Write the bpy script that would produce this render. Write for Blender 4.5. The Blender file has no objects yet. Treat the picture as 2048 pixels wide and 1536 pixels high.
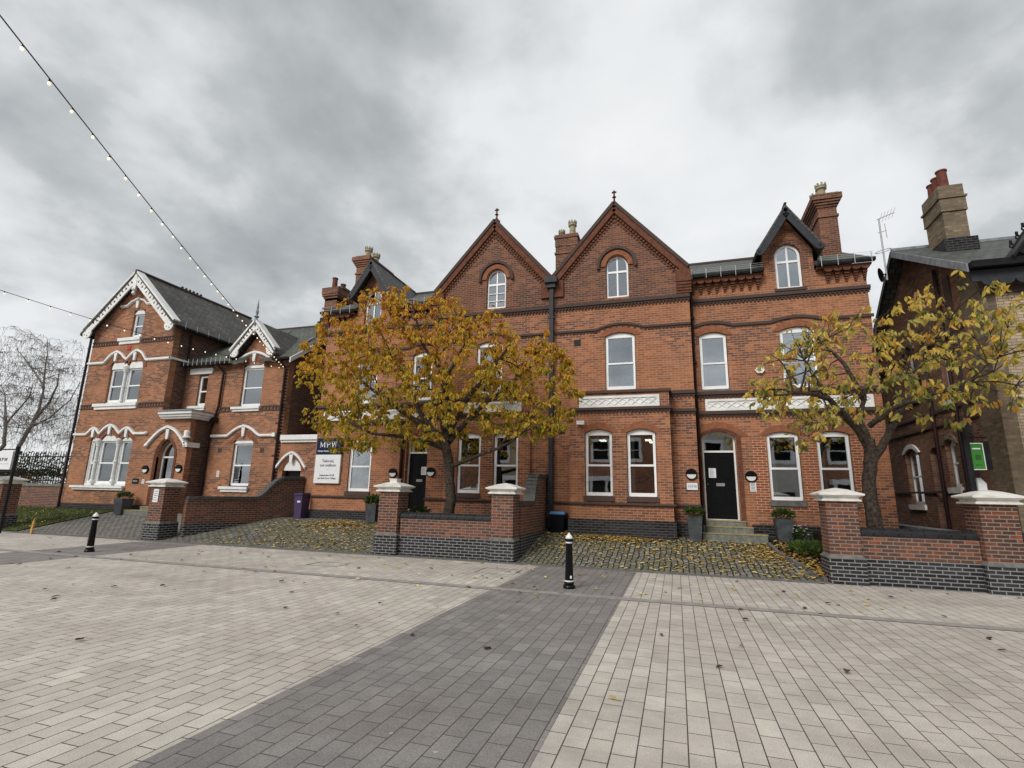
import bpy, bmesh, math, random
from mathutils import Vector, Matrix
from mathutils.geometry import tessellate_polygon
R = math.radians
sc = bpy.context.scene
col = sc.collection

# ------------------------------------------------------------------ camera
F, YAW, PITCH, ROLL, EYE = 1030.0, R(17.63), R(12.1), R(1.22), 1.7
fwd = Vector((-math.sin(YAW)*math.cos(PITCH), math.cos(YAW)*math.cos(PITCH), math.sin(PITCH)))
rt = Vector((math.cos(YAW), math.sin(YAW), 0)); up = rt.cross(fwd)
r2 = rt*math.cos(ROLL)+up*math.sin(ROLL); u2 = -rt*math.sin(ROLL)+up*math.cos(ROLL)
cam_d = bpy.data.cameras.new('camera'); cam = bpy.data.objects.new('camera', cam_d); col.objects.link(cam)
m = Matrix((r2, u2, -fwd)).transposed().to_4x4(); m.translation = Vector((0, 0, EYE)); cam.matrix_world = m
cam_d.sensor_width = 36; cam_d.lens = F/2048*36; cam_d.clip_start = .05; cam_d.clip_end = 3000
sc.camera = cam
sc.view_settings.view_transform = 'Standard'; sc.view_settings.look = 'None'
sc.view_settings.exposure = 0.74; sc.view_settings.gamma = 1

# ------------------------------------------------------------------ sky and sun
SUN_EL, SUN_AZ = R(38), R(200)     # azimuth: compass-like, measured from +Y clockwise
w = bpy.data.worlds.new('World'); sc.world = w; w.use_nodes = True
nt = w.node_tree; nt.nodes.clear()
def N(nt, t, **k):
    n = nt.nodes.new(t)
    for a, b in k.items():
        if a.startswith('i_'):
            n.inputs[a[2:].replace('_', ' ')].default_value = b
        else: setattr(n, a, b)
    return n
def MATH(nt, op, a, b=None, clamp=False):
    n = nt.nodes.new('ShaderNodeMath'); n.operation = op; n.use_clamp = clamp
    for i, v in enumerate((a, b)):
        if v is None: continue
        if isinstance(v, (int, float)): n.inputs[i].default_value = v
        else: nt.links.new(v, n.inputs[i])
    return n.outputs[0]
def MIX(nt, f, a, b, mode='MIX'):
    n = nt.nodes.new('ShaderNodeMix'); n.data_type = 'RGBA'; n.blend_type = mode
    for s, v in ((n.inputs[0], f), (n.inputs[6], a), (n.inputs[7], b)):
        if isinstance(v, (int, float)): s.default_value = v
        elif isinstance(v, tuple): s.default_value = v if len(v) == 4 else (*v, 1)
        else: nt.links.new(v, s)
    return n.outputs[2]
def RAMP(nt, f, stops, interp='LINEAR'):
    n = nt.nodes.new('ShaderNodeValToRGB'); n.color_ramp.interpolation = interp
    e = n.color_ramp.elements
    while len(e) < len(stops): e.new(.5)
    for q, (p, c) in zip(e, stops): q.position = p; q.color = (*c, 1) if len(c) == 3 else c
    nt.links.new(f, n.inputs[0]); return n.outputs[0]
def NOISE(nt, vec, scale, detail=4, rough=.5, dist=0, seed=0):
    n = nt.nodes.new('ShaderNodeTexNoise'); n.noise_dimensions = '4D'
    n.inputs['Scale'].default_value = scale; n.inputs['Detail'].default_value = detail
    n.inputs['Roughness'].default_value = rough; n.inputs['Distortion'].default_value = dist; n.inputs['W'].default_value = seed
    if vec is not None: nt.links.new(vec, n.inputs['Vector'])
    return n.outputs[0]
def VEC(nt, x, y, z):
    n = nt.nodes.new('ShaderNodeCombineXYZ')
    for i, v in enumerate((x, y, z)):
        if isinstance(v, (int, float)): n.inputs[i].default_value = v
        else: nt.links.new(v, n.inputs[i])
    return n.outputs[0]
tc = nt.nodes.new('ShaderNodeTexCoord'); sp = nt.nodes.new('ShaderNodeSeparateXYZ'); nt.links.new(tc.outputs['Generated'], sp.inputs[0])
zz = MATH(nt, 'ADD', MATH(nt, 'MAXIMUM', sp.outputs[2], 0), .38)
px_ = MATH(nt, 'DIVIDE', sp.outputs[0], zz); py_ = MATH(nt, 'DIVIDE', sp.outputs[1], zz)
cv = VEC(nt, px_, py_, 0)
n1 = NOISE(nt, cv, 1.9, 5, .52, .25, 3.1)
n2 = NOISE(nt, cv, 5.5, 5, .52, .15, 8.4)
base = MATH(nt, 'ADD', MATH(nt, 'MULTIPLY', n1, .58), MATH(nt, 'MULTIPLY', n2, .42))
def dirv(x, y):
    return (fwd + r2*((x-1024)/F) - u2*((y-768)/F)).normalized()
def lobe(x, y, width, amt):
    d = dirv(x, y); n = nt.nodes.new('ShaderNodeVectorMath'); n.operation = 'DOT_PRODUCT'
    nt.links.new(tc.outputs['Generated'], n.inputs[0]); n.inputs[1].default_value = d
    c = math.cos(R(width)); mr = nt.nodes.new('ShaderNodeMapRange'); mr.interpolation_type = 'SMOOTHSTEP'
    mr.inputs[1].default_value = c; mr.inputs[2].default_value = 1
    nt.links.new(n.outputs['Value'], mr.inputs[0]); return MATH(nt, 'MULTIPLY', mr.outputs[0], amt)
for L_ in [(1380, 330, 24, .13), (1150, 520, 20, .04), (40, 640, 14, .13), (350, 60, 26, -.05), (520, 430, 20, -.05), (1950, 40, 24, -.09), (1620, 190, 10, -.05),
           (950, 170, 9, .05), (1950, 420, 20, .06), (800, 500, 12, .04), (1100, 60, 16, .04), (250, 250, 14, .04)]:
    base = MATH(nt, 'ADD', base, lobe(*L_))
cc = RAMP(nt, base, [(.32, (.205, .217, .225)), (.42, (.285, .30, .309)), (.48, (.345, .361, .369)), (.53, (.43, .445, .452)), (.61, (.52, .533, .538)), (.78, (.58, .588, .59))])
sky = nt.nodes.new('ShaderNodeTexSky'); sky.sky_type = 'NISHITA'; sky.sun_disc = False
sky.sun_elevation = SUN_EL; sky.sun_rotation = SUN_AZ
b1 = nt.nodes.new('ShaderNodeBackground'); b1.inputs[1].default_value = .05; nt.links.new(sky.outputs[0], b1.inputs[0])
b2 = nt.nodes.new('ShaderNodeBackground'); b2.inputs[1].default_value = 1.0; nt.links.new(cc, b2.inputs[0])
mx = nt.nodes.new('ShaderNodeMixShader'); mx.inputs[0].default_value = .92
nt.links.new(b1.outputs[0], mx.inputs[1]); nt.links.new(b2.outputs[0], mx.inputs[2])
wo = nt.nodes.new('ShaderNodeOutputWorld'); nt.links.new(mx.outputs[0], wo.inputs[0])
sd = bpy.data.lights.new('sun', 'SUN'); sd.energy = 1.5; sd.angle = R(25); sd.color = (1, .965, .91)
so = bpy.data.objects.new('sun', sd); col.objects.link(so)
sdir = Vector((math.sin(SUN_AZ)*math.cos(SUN_EL), math.cos(SUN_AZ)*math.cos(SUN_EL), math.sin(SUN_EL)))
so.rotation_euler = sdir.to_track_quat('Z', 'Y').to_euler()

# ------------------------------------------------------------------ materials
def newmat(name):
    mt = bpy.data.materials.new(name); mt.use_nodes = True; t = mt.node_tree; t.nodes.clear()
    o = t.nodes.new('ShaderNodeOutputMaterial'); p = t.nodes.new('ShaderNodeBsdfPrincipled'); t.links.new(p.outputs[0], o.inputs[0])
    return mt, t, p
def bump(t, p, h, s=.3, d=.01):
    b = t.nodes.new('ShaderNodeBump'); b.inputs['Strength'].default_value = s; b.inputs['Distance'].default_value = d
    t.links.new(h, b.inputs['Height']); t.links.new(b.outputs[0], p.inputs['Normal'])
def pos(t): return t.nodes.new('ShaderNodeNewGeometry').outputs['Position']
def simple(name, c, rough=.6, var=.12, sc_=6, metal=0, c2=None, bmp=0, spec=.5):
    mt, t, p = newmat(name); P_ = pos(t)
    n = NOISE(t, P_, sc_, 5, .6, 0, hash(name) % 17 if False else len(name))
    c2 = c2 or tuple(q*(1-var*2.2) for q in c); c1 = tuple(min(1, q*(1+var)) for q in c)
    t.links.new(RAMP(t, n, [(.3, c2), (.7, c1)]), p.inputs['Base Color'])
    p.inputs['Roughness'].default_value = rough; spec = spec*(.35 if max(c) < .3 else .8); p.inputs['Metallic'].default_value = metal; p.inputs['Specular IOR Level'].default_value = spec
    if bmp: bump(t, p, NOISE(t, P_, sc_*8, 4, .6), bmp, .01)
    return mt
def wallcoords(t):
    g = t.nodes.new('ShaderNodeNewGeometry')
    s = t.nodes.new('ShaderNodeSeparateXYZ'); t.links.new(g.outputs['Position'], s.inputs[0])
    n = t.nodes.new('ShaderNodeSeparateXYZ'); t.links.new(g.outputs['True Normal'], n.inputs[0])
    fx = MATH(t, 'GREATER_THAN', MATH(t, 'ABSOLUTE', n.outputs[0]), .62)
    fz = MATH(t, 'GREATER_THAN', MATH(t, 'ABSOLUTE', n.outputs[2]), .9)
    u = MATH(t, 'ADD', MATH(t, 'MULTIPLY', s.outputs[0], MATH(t, 'SUBTRACT', 1, fx)), MATH(t, 'MULTIPLY', s.outputs[1], fx))
    v = MATH(t, 'ADD', MATH(t, 'MULTIPLY', s.outputs[2], MATH(t, 'SUBTRACT', 1, fz)), MATH(t, 'MULTIPLY', s.outputs[1], fz))
    return g.outputs['Position'], u, v, s
def bricktex(t, vec, bw, rh, ms, smooth=.1, off=.5, c=((0, 0, 0), (1, 1, 1), (.5, .5, .5))):
    b = t.nodes.new('ShaderNodeTexBrick'); b.offset = off
    b.inputs['Scale'].default_value = 1; b.inputs['Brick Width'].default_value = bw; b.inputs['Row Height'].default_value = rh
    b.inputs['Mortar Size'].default_value = ms; b.inputs['Mortar Smooth'].default_value = smooth; b.inputs['Bias'].default_value = 0
    for k, q in zip(('Color1', 'Color2', 'Mortar'), c): b.inputs[k].default_value = (*q, 1)
    t.links.new(vec, b.inputs['Vector']); return b.outputs['Color'], b.outputs['Fac']
def brick(name, a, b_, dark, mortar, patch=(.45, .6), pscale=.7, seed=0, bw=.225, rh=.075, ms=.008, amt=.85, var=.25, bmp=.35, spots=None, rough=.85, grime=0):
    mt, t, p = newmat(name); P_, u, v, s = wallcoords(t)
    vec = VEC(t, u, v, 0); c, f = bricktex(t, vec, bw, rh, ms)
    base = MIX(t, c, a, b_)
    pn = NOISE(t, VEC(t, MATH(t, 'MULTIPLY', u, .55), MATH(t, 'MULTIPLY', v, 1.3), 0), pscale, 3, .55, 0, seed)
    pm = MATH(t, 'MULTIPLY', RAMP(t, pn, [(patch[0], (0, 0, 0)), (patch[1], (1, 1, 1))]), amt)
    # second random per brick for the dark headers
    c2, f2 = bricktex(t, VEC(t, MATH(t, 'ADD', u, bw*37), MATH(t, 'ADD', v, rh*58), 0), bw, rh, ms)
    dk = MATH(t, 'GREATER_THAN', c2, .42)
    base = MIX(t, MATH(t, 'MULTIPLY', pm, dk), base, dark)
    fine = NOISE(t, P_, 9, 6, .65, 0, seed+4)
    base = MIX(t, 1.0, base, RAMP(t, fine, [(.25, (1-var,)*3), (.75, (1+var,)*3)]), 'MULTIPLY')
    big = NOISE(t, P_, .55, 4, .6, 0, seed+9)
    base = MIX(t, 1.0, base, RAMP(t, big, [(.3, (.70, .68, .68)), (.55, (1, 1, 1)), (.75, (1.22, 1.18, 1.14))]), 'MULTIPLY')
    if grime:   # soot streaks of their own shape
        st = NOISE(t, VEC(t, MATH(t, 'MULTIPLY', u, 2.2), MATH(t, 'MULTIPLY', v, .35), 0), 1.1, 5, .65, .3, seed+2)
        base = MIX(t, MATH(t, 'MULTIPLY', RAMP(t, st, [(.52, (0, 0, 0)), (.72, (1, 1, 1))]), grime), base, (.06, .045, .04))
    if spots:
        sn = NOISE(t, P_, 7, 4, .7, 0, seed+1)
        base = MIX(t, RAMP(t, sn, [(.66, (0, 0, 0)), (.74, (.75, .75, .75))]), base, spots)
    fin = MIX(t, f, base, mortar)
    t.links.new(fin, p.inputs['Base Color']); p.inputs['Roughness'].default_value = rough; p.inputs['Specular IOR Level'].default_value = .12
    h = MATH(t, 'ADD', MATH(t, 'SUBTRACT', 1, f), MATH(t, 'MULTIPLY', fine, .6)); bump(t, p, h, bmp, .008)
    return mt
M = {}
M['brick'] = brick('red_brick', (.31, .112, .050), (.43, .175, .085), (.14, .066, .05), (.37, .25, .18), seed=2, grime=.45, patch=(.40, .60))
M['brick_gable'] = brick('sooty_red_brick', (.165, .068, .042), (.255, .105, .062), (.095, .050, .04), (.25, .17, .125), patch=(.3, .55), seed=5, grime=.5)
M['brick_l'] = brick('orange_brick', (.31, .128, .06), (.415, .18, .094), (.13, .07, .052), (.31, .21, .155), patch=(.40, .58), pscale=.9, seed=7, grime=.2)
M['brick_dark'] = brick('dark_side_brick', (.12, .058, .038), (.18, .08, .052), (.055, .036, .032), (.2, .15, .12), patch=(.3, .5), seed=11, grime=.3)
M['brick_new'] = brick('repaired_brick', (.25, .072, .036), (.32, .10, .052), (.2, .065, .038), (.5, .33, .22), seed=12, ms=.010)
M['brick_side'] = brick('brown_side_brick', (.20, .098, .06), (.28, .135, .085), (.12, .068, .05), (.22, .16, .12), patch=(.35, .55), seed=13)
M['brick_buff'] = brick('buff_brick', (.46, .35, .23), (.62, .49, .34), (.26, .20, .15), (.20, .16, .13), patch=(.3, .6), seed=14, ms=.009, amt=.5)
M['brick_buffd'] = brick('shaded_weathered_buff_brick', (.175, .135, .085), (.28, .215, .135), (.085, .072, .058), (.16, .13, .11), patch=(.3, .6), seed=15, amt=.6, grime=.4)  # buff made darker: side-face shade put into the colour, plus grime
M['garden'] = brick('garden_wall_brick', (.115, .052, .038), (.25, .086, .050), (.07, .048, .044), (.24, .19, .155), patch=(.35, .55), pscale=1.4, seed=16, ms=.010, var=.4, bmp=.6, spots=(.42, .33, .28), amt=.7)
M['blue'] = brick('blue_engineering_brick', (.020, .021, .026), (.042, .042, .05), (.012, .012, .015), (.24, .235, .225), seed=17, ms=.010, var=.35, bmp=.6, rough=.55)
M['blue_dark'] = brick('dark_plinth_brick', (.016, .016, .019), (.034, .034, .038), (.01, .01, .012), (.085, .08, .076), seed=18, ms=.009, rough=.6, bmp=.5)
M['moulded'] = simple('moulded_brick', (.155, .064, .039), .85, .2, 9, bmp=.3)
M['arch'] = simple('gauged_arch_brick', (.28, .112, .058), .85, .15, 7, bmp=.2)
M['arch_l'] = simple('arch_brick_orange', (.235, .095, .052), .85, .18, 7, bmp=.2)
M['soot'] = simple('sooty_stone', (.052, .040, .038), .8, .35, 5, c2=(.09, .055, .045), bmp=.3)
M['white'] = simple('white_paint', (.80, .80, .79), .45, .03, 3, c2=(.64, .64, .62))
M['upvc'] = simple('white_frame', (.88, .89, .90), .35, .02, 2, c2=(.78, .79, .80))
M['stone_w'] = simple('painted_stone', (.80, .79, .76), .6, .05, 4, c2=(.55, .53, .48), bmp=.15)
M['black'] = simple('black_paint', (.006, .006, .007), .3, .1, 5, bmp=.05)
M['blackbrick'] = simple('black_rounded_brick', (.022, .022, .025), .5, .35, 7, c2=(.012, .012, .014), bmp=.2)
M['iron'] = simple('black_iron', (.014, .014, .016), .45, .2, 5)
M['pipe'] = simple('maroon_black_pipe', (.030, .013, .013), .5, .2, 5)
M['barge'] = simple('charcoal_bargeboard', (.040, .042, .050), .5, .15, 5)
M['lead'] = simple('lead_sheet', (.25, .26, .28), .55, .2, 5)
M['terra'] = simple('terracotta', (.16, .052, .036), .7, .2, 9)
M['pot'] = simple('buff_chimney_pot', (.36, .31, .2), .8, .25, 9, c2=(.16, .14, .09))
M['finial'] = simple('red_finial', (.12, .04, .035), .7, .2, 9)
M['planter'] = simple('grey_planter', (.075, .083, .09), .6, .25, 5, bmp=.1)
M['soil'] = simple('dark_soil', (.03, .022, .016), .95, .3, 14, bmp=.6)
M['stone_step'] = simple('step_stone', (.19, .195, .17), .8, .2, 9, bmp=.2)
M['yellow'] = simple('yellow_nosing', (.31, .27, .13), .7, .2, 12)
M['curtain'] = simple('pale_curtain', (.62, .62, .60), .9, .05, 6)
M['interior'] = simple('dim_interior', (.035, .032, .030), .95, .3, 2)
M['grey_roof'] = simple('grey_capping', (.16, .16, .165), .6, .2, 4)
M['purple'] = simple('purple_plastic', (.075, .05, .115), .45, .05, 4)
M['blue_lid'] = simple('blue_plastic', (.09, .22, .46), .45, .05, 4)
M['navy'] = simple('navy_board', (.010, .018, .05), .4, .05, 4)
M['signwhite'] = simple('sign_white', (.74, .75, .77), .4, .02, 4)
M['ink'] = simple('grey_ink', (.12, .13, .16), .6, .02, 4)
M['green'] = simple('green_sign', (.05, .21, .035), .4, .05, 4)
M['dkgreen'] = simple('dark_green_print', (.03, .10, .03), .5, .05, 4)
M['bark'] = simple('cherry_bark', (.075, .057, .045), .85, .4, 16, bmp=.8)
M['bark_l'] = simple('grey_bark', (.12, .10, .085), .85, .35, 12, bmp=.5)
M['twig'] = simple('bare_twig', (.20, .17, .155), .9, .3, 9)
M['kerb'] = simple('kerb_stone', (.16, .155, .15), .85, .2, 7, bmp=.3)
M['channel'] = simple('drain_channel', (.31, .285, .265), .8, .15, 5, bmp=.2)
M['red'] = simple('red_tile', (.45, .035, .02), .6, .1, 6)
M['brass'] = simple('grey_metal', (.35, .35, .35), .4, .1, 6, metal=.6)
M['wire'] = simple('galvanised_wire', (.45, .46, .47), .5, .1, 6)
M['lampwhite'] = simple('lamp_glass', (.70, .71, .70), .4, .03, 6)
M['plasterhouse'] = simple('pale_render', (.55, .52, .46), .8, .1, 2)
M['stake'] = simple('yellow_red_stake', (.5, .33, .08), .8, .2, 20, c2=(.25, .09, .04))
mt, t, p = newmat('warm_bulb'); em = p; p.inputs['Base Color'].default_value = (.9, .85, .7, 1)
p.inputs['Emission Color'].default_value = (1, .84, .56, 1); p.inputs['Emission Strength'].default_value = .55; M['bulb'] = mt
mt, t, p = newmat('office_light'); p.inputs['Emission Color'].default_value = (1, .93, .7, 1); p.inputs['Emission Strength'].default_value = 2.5; M['office'] = mt
def glassmat():
    mt = bpy.data.materials.new('window_glass'); mt.use_nodes = True; t = mt.node_tree; t.nodes.clear()
    o = t.nodes.new('ShaderNodeOutputMaterial'); g = t.nodes.new('ShaderNodeBsdfGlossy'); tr = t.nodes.new('ShaderNodeBsdfTransparent')
    g.inputs['Roughness'].default_value = .015; g.inputs['Color'].default_value = (.92, .95, 1, 1); tr.inputs[0].default_value = (.72, .76, .77, 1)
    # old glass is never quite flat
    b = t.nodes.new('ShaderNodeBump'); b.inputs['Strength'].default_value = .05; b.inputs['Distance'].default_value = .02
    t.links.new(NOISE(t, pos(t), 1.7, 2), b.inputs['Height']); t.links.new(b.outputs[0], g.inputs['Normal'])
    m_ = t.nodes.new('ShaderNodeMixShader'); fr = t.nodes.new('ShaderNodeFresnel'); fr.inputs[0].default_value = 1.55
    fac = MATH(t, 'ADD', MATH(t, 'MULTIPLY', fr.outputs[0], 1.0), .29, True)
    t.links.new(fac, m_.inputs[0]); t.links.new(tr.outputs[0], m_.inputs[1]); t.links.new(g.outputs[0], m_.inputs[2]); t.links.new(m_.outputs[0], o.inputs[0])
    return mt
M['glass'] = glassmat()
def slate(name, a, b_, moss, seed, axis='x'):
    mt, t, p = newmat(name); g = pos(t); s = t.nodes.new('ShaderNodeSeparateXYZ'); t.links.new(g, s.inputs[0])
    u = s.outputs[0 if axis == 'x' else 1]
    c, f = bricktex(t, VEC(t, u, MATH(t, 'MULTIPLY', s.outputs[2], 1.35), 0), .28, .17, .012, .2)
    base = MIX(t, c, a, b_)
    n = NOISE(t, g, 1.1, 5, .65, 0, seed); base = MIX(t, RAMP(t, n, [(.42, (0, 0, 0)), (.7, (1, 1, 1))]), base, moss)
    n2_ = NOISE(t, g, 8, 5, .65, 0, seed+1); base = MIX(t, 1.0, base, RAMP(t, n2_, [(.3, (.6,)*3), (.7, (1.35,)*3)]), 'MULTIPLY')
    base = MIX(t, f, base, tuple(q*.35 for q in a)); t.links.new(base, p.inputs['Base Color']); p.inputs['Roughness'].default_value = .6; p.inputs['Specular IOR Level'].default_value = .25
    bump(t, p, MATH(t, 'ADD', MATH(t, 'SUBTRACT', 1, f), MATH(t, 'MULTIPLY', c, .5)), .6, .02); return mt
M['slate'] = slate('slate', (.06, .064, .064), (.12, .122, .118), (.075, .085, .06), 3)
M['slate_y'] = slate('slate_side', (.055, .058, .06), (.11, .108, .10), (.10, .09, .065), 4, 'y')
M['slate_g'] = slate('mossy_slate', (.075, .08, .074), (.125, .128, .112), (.085, .10, .06), 5)
M['slate_gy'] = slate('worn_slate', (.066, .062, .058), (.14, .132, .12), (.058, .053, .048), 6, 'y')
def paving(name, cols, seed, bw=.33, rh=.168, ms=.005, mortar=(.07, .062, .055), stain=.78):
    mt, t, p = newmat(name); g = pos(t); s = t.nodes.new('ShaderNodeSeparateXYZ'); t.links.new(g, s.inputs[0])
    vec = VEC(t, s.outputs[1], s.outputs[0], 0); c, f = bricktex(t, vec, bw, rh, ms, .15, .43)
    base = RAMP(t, c, [(0, cols[0]), (.35, cols[1]), (.6, cols[2]), (1, cols[3])])
    hu = NOISE(t, g, .45, 4, .6, 0, seed); base = MIX(t, RAMP(t, hu, [(.35, (0, 0, 0)), (.7, (.7, .7, .7))]), base, cols[4])
    wr = NOISE(t, VEC(t, MATH(t, 'MULTIPLY', s.outputs[0], .35), MATH(t, 'MULTIPLY', s.outputs[1], 1.2), 0), .6, 6, .7, .4, seed+7); base = MIX(t, 1.0, base, RAMP(t, wr, [(.36, (.84, .83, .82)), (.5, (1, 1, 1)), (.7, (1.08,)*3)]), 'MULTIPLY')
    sp_ = NOISE(t, g, 120, 3, .8, 0, seed+1); base = MIX(t, 1.0, base, RAMP(t, sp_, [(.34, (.62,)*3), (.66, (1.36,)*3)]), 'MULTIPLY')
    md = NOISE(t, g, 2.3, 6, .7, 0, seed+2); base = MIX(t, 1.0, base, RAMP(t, md, [(.3, (stain,)*3), (.68, (1.1,)*3)]), 'MULTIPLY')
    gum = t.nodes.new('ShaderNodeTexVoronoi'); gum.inputs['Scale'].default_value = 2.1; t.links.new(g, gum.inputs['Vector'])
    gm = MATH(t, 'LESS_THAN', gum.outputs['Distance'], .035); base = MIX(t, MATH(t, 'MULTIPLY', gm, .45), base, (.55, .54, .50))
    base = MIX(t, f, base, mortar); t.links.new(base, p.inputs['Base Color']); p.inputs['Roughness'].default_value = .72; p.inputs['Specular IOR Level'].default_value = .25
    bump(t, p, MATH(t, 'ADD', MATH(t, 'SUBTRACT', 1, f), MATH(t, 'MULTIPLY', sp_, .25)), .35, .006); return mt
M['pave'] = paving('pale_granite_paving', ((.45, .412, .36), (.53, .495, .438), (.495, .462, .415), (.61, .57, .505), (.455, .405, .365)), 3)
M['pave_near'] = M['pave']
M['pave_dark'] = paving('dark_paving', ((.195, .185, .178), (.25, .236, .225), (.222, .215, .208), (.29, .272, .258), (.235, .208, .193)), 9)
def cobble(name, green, seed):
    mt, t, p = newmat(name); g = pos(t); n = t.nodes.new('ShaderNodeTexNoise'); n.inputs['Scale'].default_value = 2.2; n.inputs['Detail'].default_value = 3
    t.links.new(g, n.inputs['Vector']); vm = t.nodes.new('ShaderNodeVectorMath'); vm.operation = 'MULTIPLY_ADD'
    t.links.new(n.outputs['Color'], vm.inputs[0]); vm.inputs[1].default_value = (.14, .14, .14); t.links.new(g, vm.inputs[2])
    s = t.nodes.new('ShaderNodeSeparateXYZ'); t.links.new(vm.outputs[0], s.inputs[0])
    c, f = bricktex(t, VEC(t, s.outputs[1], s.outputs[0], 0), .22, .135, .016, .5, .45)
    base = RAMP(t, c, [(0, (.13, .125, .115)), (.5, (.19, .182, .165)), (1, (.27, .26, .235))])
    hu = NOISE(t, g, .8, 5, .6, 0, seed); base = MIX(t, RAMP(t, hu, [(.35, (0, 0, 0)), (.65, (.7, .7, .7))]), base, green)
    sp_ = NOISE(t, g, 40, 4, .7, 0, seed); base = MIX(t, 1.0, base, RAMP(t, sp_, [(.3, (.65,)*3), (.7, (1.3,)*3)]), 'MULTIPLY')
    base = MIX(t, f, base, (.018, .018, .014)); t.links.new(base, p.inputs['Base Color']); p.inputs['Roughness'].default_value = .7; p.inputs['Specular IOR Level'].default_value = .25
    bump(t, p, MATH(t, 'ADD', MATH(t, 'SUBTRACT', 1, f), MATH(t, 'MULTIPLY', sp_, .2)), .9, .03); return mt
M['cobble'] = cobble('mossy_cobbles', (.135, .145, .075), 4)
M['cobble_l'] = cobble('grey_cobbles', (.20, .19, .165), 6)
def leafmat(name, stops, trans=.35):
    mt, t, p = newmat(name); a = t.nodes.new('ShaderNodeAttribute'); a.attribute_name = 'tint'
    c = RAMP(t, a.outputs['Fac'], stops); fn = NOISE(t, pos(t), 30, 3); c = MIX(t, 1.0, c, RAMP(t, fn, [(.3, (.75,)*3), (.7, (1.2,)*3)]), 'MULTIPLY')
    t.links.new(c, p.inputs['Base Color']); p.inputs['Roughness'].default_value = .55; p.inputs['Specular IOR Level'].default_value = .2
    tl = t.nodes.new('ShaderNodeBsdfTranslucent'); t.links.new(c, tl.inputs[0]); m_ = t.nodes.new('ShaderNodeMixShader'); m_.inputs[0].default_value = trans
    o = [n for n in t.nodes if n.type == 'OUTPUT_MATERIAL'][0]
    t.links.new(p.outputs[0], m_.inputs[1]); t.links.new(tl.outputs[0], m_.inputs[2]); t.links.new(m_.outputs[0], o.inputs[0]); return mt
M['leaf'] = leafmat('autumn_leaves', [(0, (.10, .135, .025)), (.22, (.36, .33, .045)), (.45, (.66, .46, .055)), (.65, (.72, .40, .05)), (.82, (.52, .19, .045)), (1, (.30, .10, .05))], .45)
M['leaf2'] = leafmat('yellow_leaves', [(0, (.15, .18, .05)), (.25, (.36, .34, .10)), (.5, (.66, .54, .13)), (.75, (.74, .50, .09)), (.9, (.62, .32, .08)), (1, (.38, .22, .12))], .45)
M['litter'] = leafmat('fallen_leaves', [(0, (.10, .05, .02)), (.3, (.28, .15, .045)), (.55, (.52, .33, .08)), (.8, (.62, .48, .18)), (1, (.66, .58, .34))], .1)
M['brownleaf'] = leafmat('brown_leaves', [(0, (.05, .035, .028)), (.5, (.10, .06, .04)), (1, (.16, .09, .05))], .1)
M['greenleaf'] = leafmat('evergreen_leaves', [(0, (.020, .045, .012)), (.5, (.045, .085, .02)), (1, (.10, .15, .035))], .2)
M['ivy'] = leafmat('hedge_leaves', [(0, (.02, .03, .012)), (.6, (.045, .055, .02)), (1, (.10, .09, .03))], .2)
M['orangeleaf'] = leafmat('orange_leaves', [(0, (.10, .05, .02)), (.5, (.26, .11, .03)), (1, (.38, .20, .05))], .3)
mt, t, p = newmat('grass_blades'); g = pos(t); t.links.new(RAMP(t, NOISE(t, g, 3, 5), [(.3, (.035, .055, .012)), (.6, (.085, .105, .022)), (.8, (.14, .14, .045))]), p.inputs['Base Color']); p.inputs['Roughness'].default_value = .9
M['grass'] = mt
M['ground'] = simple('rough_ground', (.16, .15, .13), .95, .25, .8)

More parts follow.
